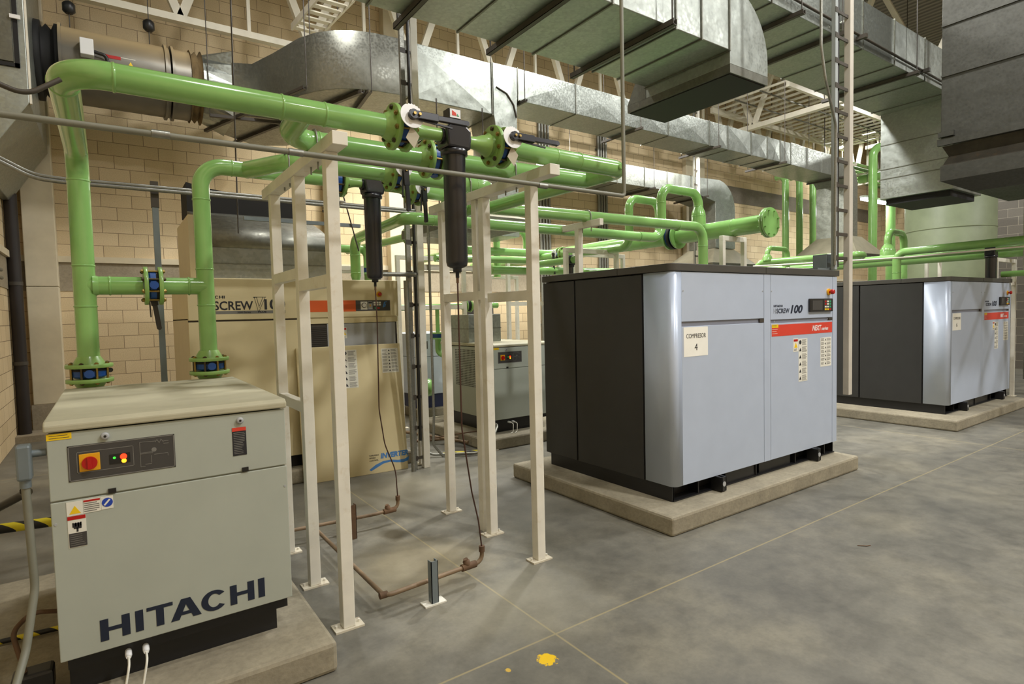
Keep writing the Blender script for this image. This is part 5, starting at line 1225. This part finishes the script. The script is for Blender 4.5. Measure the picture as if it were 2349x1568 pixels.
side_frame(0.945, (2.905, 3.49, 4.08), 2.42, ((2.936, 3.459, 1.79), (3.521, 4.049, 1.865), (3.521, 4.049, 1.075)), 'left white steel pipe frame beside the nearest dryer', 2.74, 4.26, ((3.16, 2.54, R4), (3.73, 2.56, R4)))
t = side_frame(2.225, (2.94, 3.50, 4.11), 2.42, ((2.971, 3.44, 1.715), (3.53, 4.08, 1.735)), 'right white steel pipe frame left of the silver compressor', 2.70, 4.28, ((3.73, 2.56, R4), (3.16, 2.55, R4)))
B(2.225-0.031, 2.225+0.031, 3.565, 3.627, 0.0, 2.42).build('post', 'cream', t, 0.003)
def goalpost(x0, x1, y, zt, label, w_=0.055, zb=None, r_=True):
    t = thing('goalpost_frame', ((x0+x1)/2, y, 0), label, 'pipe support')
    for x in (x0, x1): post(t, x, y, 0, zt-0.06, w_)
    B(x0-w_/2, x1+w_/2, y-w_/2, y+w_/2, zt-0.0599, zt).build('top_beam', 'cream', t, 0.003)
    if zb: B(x0+w_/2, x1-w_/2, y-w_/2+0.005, y+w_/2-0.005, zb-0.03, zb+0.03).build('rail', 'cream', t)
    return t
goalpost(6.22, 6.66, 4.36, 2.49, 'short white goalpost under the blind flange end of the header')
goalpost(5.06, 6.0, 5.95, 2.46, 'white goalpost frame with black filter behind the near compressor')
goalpost(5.75, 6.75, 6.55, 2.49, 'white goalpost frame under the middle of the thick header')
goalpost(5.08, 6.1, 7.35, 2.43, 'white goalpost seen left of the near compressor top', zb=1.75)
goalpost(5.2, 5.95, 8.35, 2.26, 'low white goalpost further back behind the near compressor')
goalpost(2.72, 3.62, 5.66, 2.44, 'tall white goalpost beside the cable ladder at the beige compressor', zb=2.12)
goalpost(3.38, 4.45, 7.62, 2.46, 'rear white goalpost between the blue machine and middle dryer', zb=1.72)
goalpost(1.95, 2.9, 7.75, 2.30, 'small white goalpost above the top of the beige compressor')
goalpost(2.75, 3.62, 8.9, 2.35, 'farthest white goalpost seen over the beige compressor')
goalpost(9.1, 9.75, 5.15, 2.24, 'white goalpost between the two silver compressors', zb=1.98)
goalpost(13.3, 13.95, 4.7, 2.55, 'white goalpost above the right compressor corner')
goalpost(11.6, 12.5, 3.15, 2.30, 'white goalpost with crossbar at the far right edge', zb=1.9)
# T support
t = thing('t_support', (4.1, 4.75, 0), 'white T-shaped pipe support behind the near silver compressor', 'pipe support')
post(t, 4.12, 4.63, 0, 2.47); B(4.095, 4.145, 4.28, 4.95, 2.4701, 2.535).build('top_beam', 'cream', t, 0.003); clampbolt(t, 4.12, 4.50, 2.585, 0.058)

# ================================================================ cable ladders and conduits
def cable_ladder(x0, x1, y, z0, z1, label, mats=('galv_s', 'galv_s'), left_bottom=None, step=0.24, right='cream'):
    t = thing('cable_ladder', ((x0+x1)/2, y, z0), label, 'cable ladder')
    lb = z0 if left_bottom is None else left_bottom
    B(x0-0.024, x0+0.024, y-0.02, y+0.02, lb, z1).build('side_rail', mats[0], t, 0.003)
    B(x1-0.036, x1+0.036, y-0.03, y+0.03, z0, z1).build('side_rail', right, t, 0.004)
    z = lb+0.1
    while z < z1:
        B(x0+0.025, x1-0.037, y-0.012, y+0.0, z, z+0.030).build('rung', 'dark_strut', t)
        B(x0-0.026, x0+0.03, y-0.023, y-0.0201, z-0.01, z+0.04).build('clip', 'dark_strut', t); z += step
    return t
cable_ladder(5.955, 6.24, 2.90, 0.68, ZT, 'tall cable ladder standing at the right end of the near silver compressor', left_bottom=1.96, mats=('rail', 'rail'), right='rail2')
t = tag(MB().tube([(6.05, 2.925, 1.99), (6.05, 2.925, 9.0)], 0.022, 0, 12).build('power_cable', 'black'), 'thick black cable inside the right tall cable ladder', 'cable')
t = thing('junction_box', (5.99, 2.98, 1.946), 'grey box on top of the near silver compressor by the ladder', 'electrical box')
B(5.70, 6.02, 2.93, 3.10, 1.947, 1.975).build('duct_cover', 'strut', t); B(5.93, 6.03, 2.96, 3.1, 1.9755, 2.12).build('box', 'strut', t, 0.004)
t = tag(MB().tube([(5.50, 2.80, 9.0), (5.50, 2.80, 3.98), (5.58, 2.80, 3.70), (5.90, 2.86, 3.35), (5.925, 2.88, 2.0)], 0.013, 0.15, 10).build('conduit', 'galv_s'), 'grey flexible conduit hanging beside the right cable ladder', 'conduit')
t = tag(MB().tube([(5.94, 3.0, 1.2), (6.06, 2.96, 1.1), (6.08, 2.96, 0.6), (5.98, 3.0, 0.3), (5.92, 3.1, 0.18)], 0.016, 0.1, 10).build('flexible_hose', 'flexhose'), 'grey hose looping down beside the near silver compressor', 'hose')
cable_ladder(2.56, 2.69, 5.50, 0.0, ZT, 'tall cable ladder beside the beige compressor in the centre', right='cream', step=0.32)
t = tag(MB().tube([(2.62, 5.47, 0.3), (2.62, 5.47, 8.8)], 0.016, 0, 10).build('power_cable', 'black'), 'black cable inside the centre cable ladder', 'cable')
t = tag(MB().tube([(2.52, 5.44, 0.0), (2.50, 5.44, 1.96)], 0.026, 0, 14).build('conduit', 'galv_s'), 'thick grey conduit standing beside the beige compressor corner', 'conduit')
t = tag(MB().tube([(2.12, 5.42, 2.02), (2.60, 5.42, 2.02)], 0.022, 0, 12).build('conduit', 'galv_s'), 'short horizontal conduit above the beige compressor, right side', 'conduit')
t = tag(MB().tube([(2.86, 5.62, 2.62), (2.86, 5.62, 0.5), (2.84, 5.62, 0.2), (2.95, 5.6, 0.05)], 0.014, 0.08, 10).build('conduit', 'galv_s'), 'thin vertical conduit beside the white post by the cable ladder', 'conduit')
cable_ladder(12.55, 12.85, 3.0, 0.3, ZT, 'dark cable ladder at the far right edge behind the compressor', right='dark_strut')
cable_ladder(12.0, 12.16, 9.2, 0.0, ZT, 'pale cable ladder standing in front of the smaller duct at the wall', right='cream', step=0.35)
t = tag(MB().cyl((14.12, 6.9, 0.0), (14.12, 6.9, 6.3), 0.03, seg=10).build('conduit', 'rail2'), 'thin pale vertical conduit left of the square duct drop', 'conduit')
t = thing('door_post', (12.6, 2.55, 0), 'pale steel post at the extreme right edge', 'post')
B(12.50, 12.66, 2.45, 2.56, 0.0, ZT).build('post', 'cream', t, 0.005)
B(12.66, 12.70, 2.44, 2.47, 0.0, 8.0).build('edge_strip', 'white', t)
t = tag(MB().tube([(11.45, 2.75, 1.98), (11.45, 2.75, 9.0)], 0.035, 0, 12).build('conduit', 'galv_s'), 'vertical grey conduit rising from the right compressor corner', 'conduit')
t = thing('conduit', (1.2, 2.6, 2.3), 'long thin grey conduit crossing in front of the green pipes', 'conduit')
MB().tube([(-1.0, 2.5, 2.62), (-0.50, 2.58, 2.36), (-0.28, 2.6, 2.312), (2.66, 2.6, 2.322), (2.70, 2.6, 2.322), (2.70, 2.6, ZT)], 0.0125, 0.13, 12).build('tube', 'flexhose', t)
for x in (0.20, 0.70, 2.05): MB().cyl((x-0.03, 2.6, 2.316), (x+0.03, 2.6, 2.316), 0.0155, seg=12).build('coupling', 'galv_s', t)
t = tag(MB().tube([(-0.60, 2.70, 2.72), (-0.28, 2.70, 2.445), (-0.20, 2.70, 2.418), (-0.10, 2.72, 2.50)], 0.009, 0.12, 10).build('cable', 'dark_strut'), 'dark cable drooping across the upper left below the plenum', 'cable')
t = thing('conduit_pair', (0.8, 5.0, 2.55), 'pair of parallel grey conduits at mid height on the left', 'conduit')
for dz, dy in ((0, 0), (0.028, 0.03)):
    MB().tube([(-1.05, 5.0+dy, 2.95+dz), (-0.36, 5.0+dy, 2.575+dz), (-0.2, 5.0+dy, 2.565+dz), (2.42, 5.0+dy, 2.565+dz)], 0.013, 0.3, 10).build('tube', 'galv_s', t)
t = thing('strut_post', (0.33, 5.03, 0), 'grey strut post holding the conduit pair behind the nearest dryer', 'post')
B(0.31, 0.35, 5.05, 5.09, 0.0, 2.62).build('strut', 'strut', t); B(0.305, 0.355, 5.045, 5.095, 2.45, 2.64).build('clamp', 'dark_strut', t)
t = tag(MB().bar((0.95, 5.15, 2.43), (1.93, 5.15, 2.43), 0.035, 0.03).build('strut_rail', 'strut'), 'horizontal grey strut hanging on thin rods above the beige compressor', 'strut rail')
t = tag(MB().cyl((0.90, 5.12, 2.30), (0.98, 5.12, 8.9), 0.006, seg=6).build('hanger_rod', 'dark_strut'), 'long thin rod hanging down left of the white frame', 'rod')
t = tag(MB().cyl((1.90, 5.12, 2.20), (1.72, 5.12, 2.9), 0.006, seg=6).build('hanger_rod', 'dark_strut'), 'thin slanted rod at the end of the grey strut rail', 'rod')
# electrical boxes behind
t = thing('switch_box', (5.3, 9.7, 1.6), 'white disconnect box behind the rear goalpost', 'electrical box')
B(3.18, 3.42, 8.0, 8.1, 1.2, 1.75).build('door', 'galv', t, 0.004)
B(3.2, 3.4, 8.02, 8.09, 0.0, 1.199).build('stand', 'dark_strut', t)

# ================================================================ floor drain pipes
t = thing('drain_pipe', (1.4, 3.6, 0.0), 'rusty brown drain pipe run along the floor inside the white frames', 'drain pipe')
zz = 0.10
MB().tube([(0.66, 4.26, zz), (1.60, 4.17, zz), (1.80, 4.20, zz), (1.80, 4.20, zz+0.075)], 0.013, 0.045, 12).build('pipe', 'oldpipe', t)
MB().tube([(1.145, 4.21, zz), (1.15, 2.90, zz), (1.80, 2.955, zz), (1.80, 2.955, zz+0.085)], 0.013, 0.045, 12).build('pipe', 'oldpipe', t)
for (x, y) in ((1.72, 4.18), (1.70, 2.946)):
    f = MB().cyl((x-0.05, y-0.003, zz), (x+0.05, y+0.003, zz), 0.021, seg=12).build('fitting', 'rust', t)
    MB().lathe((x-0.01, y, zz+0.01), (-0.3, 0, 1), [(0, 0.02), (0.025, 0.022), (0.028, 0.015), (0.04, 0.015)], 12).build('check_valve', 'rust', f)
for (x, y) in ((1.80, 4.20), (1.80, 2.955)): MB().cyl((x, y, zz+0.06), (x, y, zz+0.095), 0.018, seg=12).build('fitting', 'rust', t)
for (x, y) in ((0.80, 4.25), (1.14, 4.18), (1.15, 2.92)): MB().cyl((x-0.022, y, zz), (x+0.022, y, zz), 0.018, seg=12).build('coupling', 'rust', t)
t = tag(MB().tube([(1.602, 2.81, 1.80), (1.604, 2.815, 1.55), (1.63, 2.86, 0.95), (1.72, 2.92, 0.55), (1.775, 2.945, 0.36), (1.80, 2.955, 0.185)], 0.0048, 0.35, 8).build('drain_hose', 'copper'), 'thin brown drain hose from the large black filter to the floor', 'hose')
t = tag(MB().tube([(1.665, YR, 1.82), (1.67, YR, 1.55), (1.66, YR, 0.90), (1.70, YR+0.01, 0.62), (1.79, 4.20, 0.40), (1.80, 4.20, 0.17)], 0.0048, 0.35, 8).build('drain_hose', 'copper'), 'thin dark drain hose from the smaller black filter to the floor', 'hose')
t = thing('strut_stub', (1.41, 2.82, 0), 'short blue-grey strut stub holding the front drain pipe', 'support')
MB().channel((1.415, 2.85, 0.01), (1.415, 2.85, 0.245), 0.042, 0.042, 0.004, (0, 1, 0)).build('channel', 'strut', t); B(1.35, 1.48, 2.82, 2.89, 0, 0.008).build('base_plate', 'label', t)
t = thing('strut_stub', (1.38, 4.0, 0), 'short rusty strut stub holding the rear drain pipe', 'support')
MB().channel((1.385, 4.06, 0.0), (1.385, 4.06, 0.25), 0.045, 0.045, 0.004, (0, 1, 0)).build('channel', 'rust', t); MB().cyl((1.385, 4.10, zz), (1.385, 4.22, zz), 0.024, seg=12).build('clamp', 'rust', t)
t = thing('floor_conduit', (3.3, 5.8, 0), 'grey conduit on the floor with yellow and black tape near the middle dryer', 'conduit')
MB().tube([(2.86, 6.0, 0.25), (2.90, 5.85, 0.03), (3.40, 5.56, 0.03), (3.62, 5.58, 0.22), (3.72, 5.66, 0.30), (3.73, 5.84, 0.28)], 0.014, 0.12, 10).build('tube', 'galv_s', t)
MB().cyl((3.05, 5.787, 0.0295), (3.50, 5.614, 0.0295), 0.0165, seg=12).build('tape', 'hazard', t)
t = thing('drain_trap', (3.6, 5.5, 0.14), 'small dark condensate trap beside the middle dryer', 'drain valve')
B(3.66, 3.76, 5.88, 5.98, 0.15, 0.30).build('body', 'black', t, 0.01); MB().tube([(3.68, 5.9, 0.2), (3.3, 6.1, 0.16), (2.95, 6.3, 0.1)], 0.008, 0.05, 8).build('hose', 'rust', t)
for p, q, lb_ in (((3.0, 6.5, 0.06), (3.6, 6.3, 0.06), 'rusty floor pipe behind the tall goalpost, left piece'), ((3.1, 6.9, 0.10), (3.5, 6.0, 0.06), 'rusty floor pipe behind the tall goalpost, right piece')):
    tag(MB().cyl(p, q, 0.02, seg=10).build('floor_pipe', 'oldpipe'), lb_, 'pipe')
# a few small scraps on the floor
random.seed(3)
tag(MB().tube([(4.02, 1.80, 0.003), (4.06, 1.76, 0.003), (4.09, 1.75, 0.003)], 0.003, 0.01, 6).build('twig', 'rust'), 'tiny brown twig lying on the floor in front of the near compressor', 'debris')
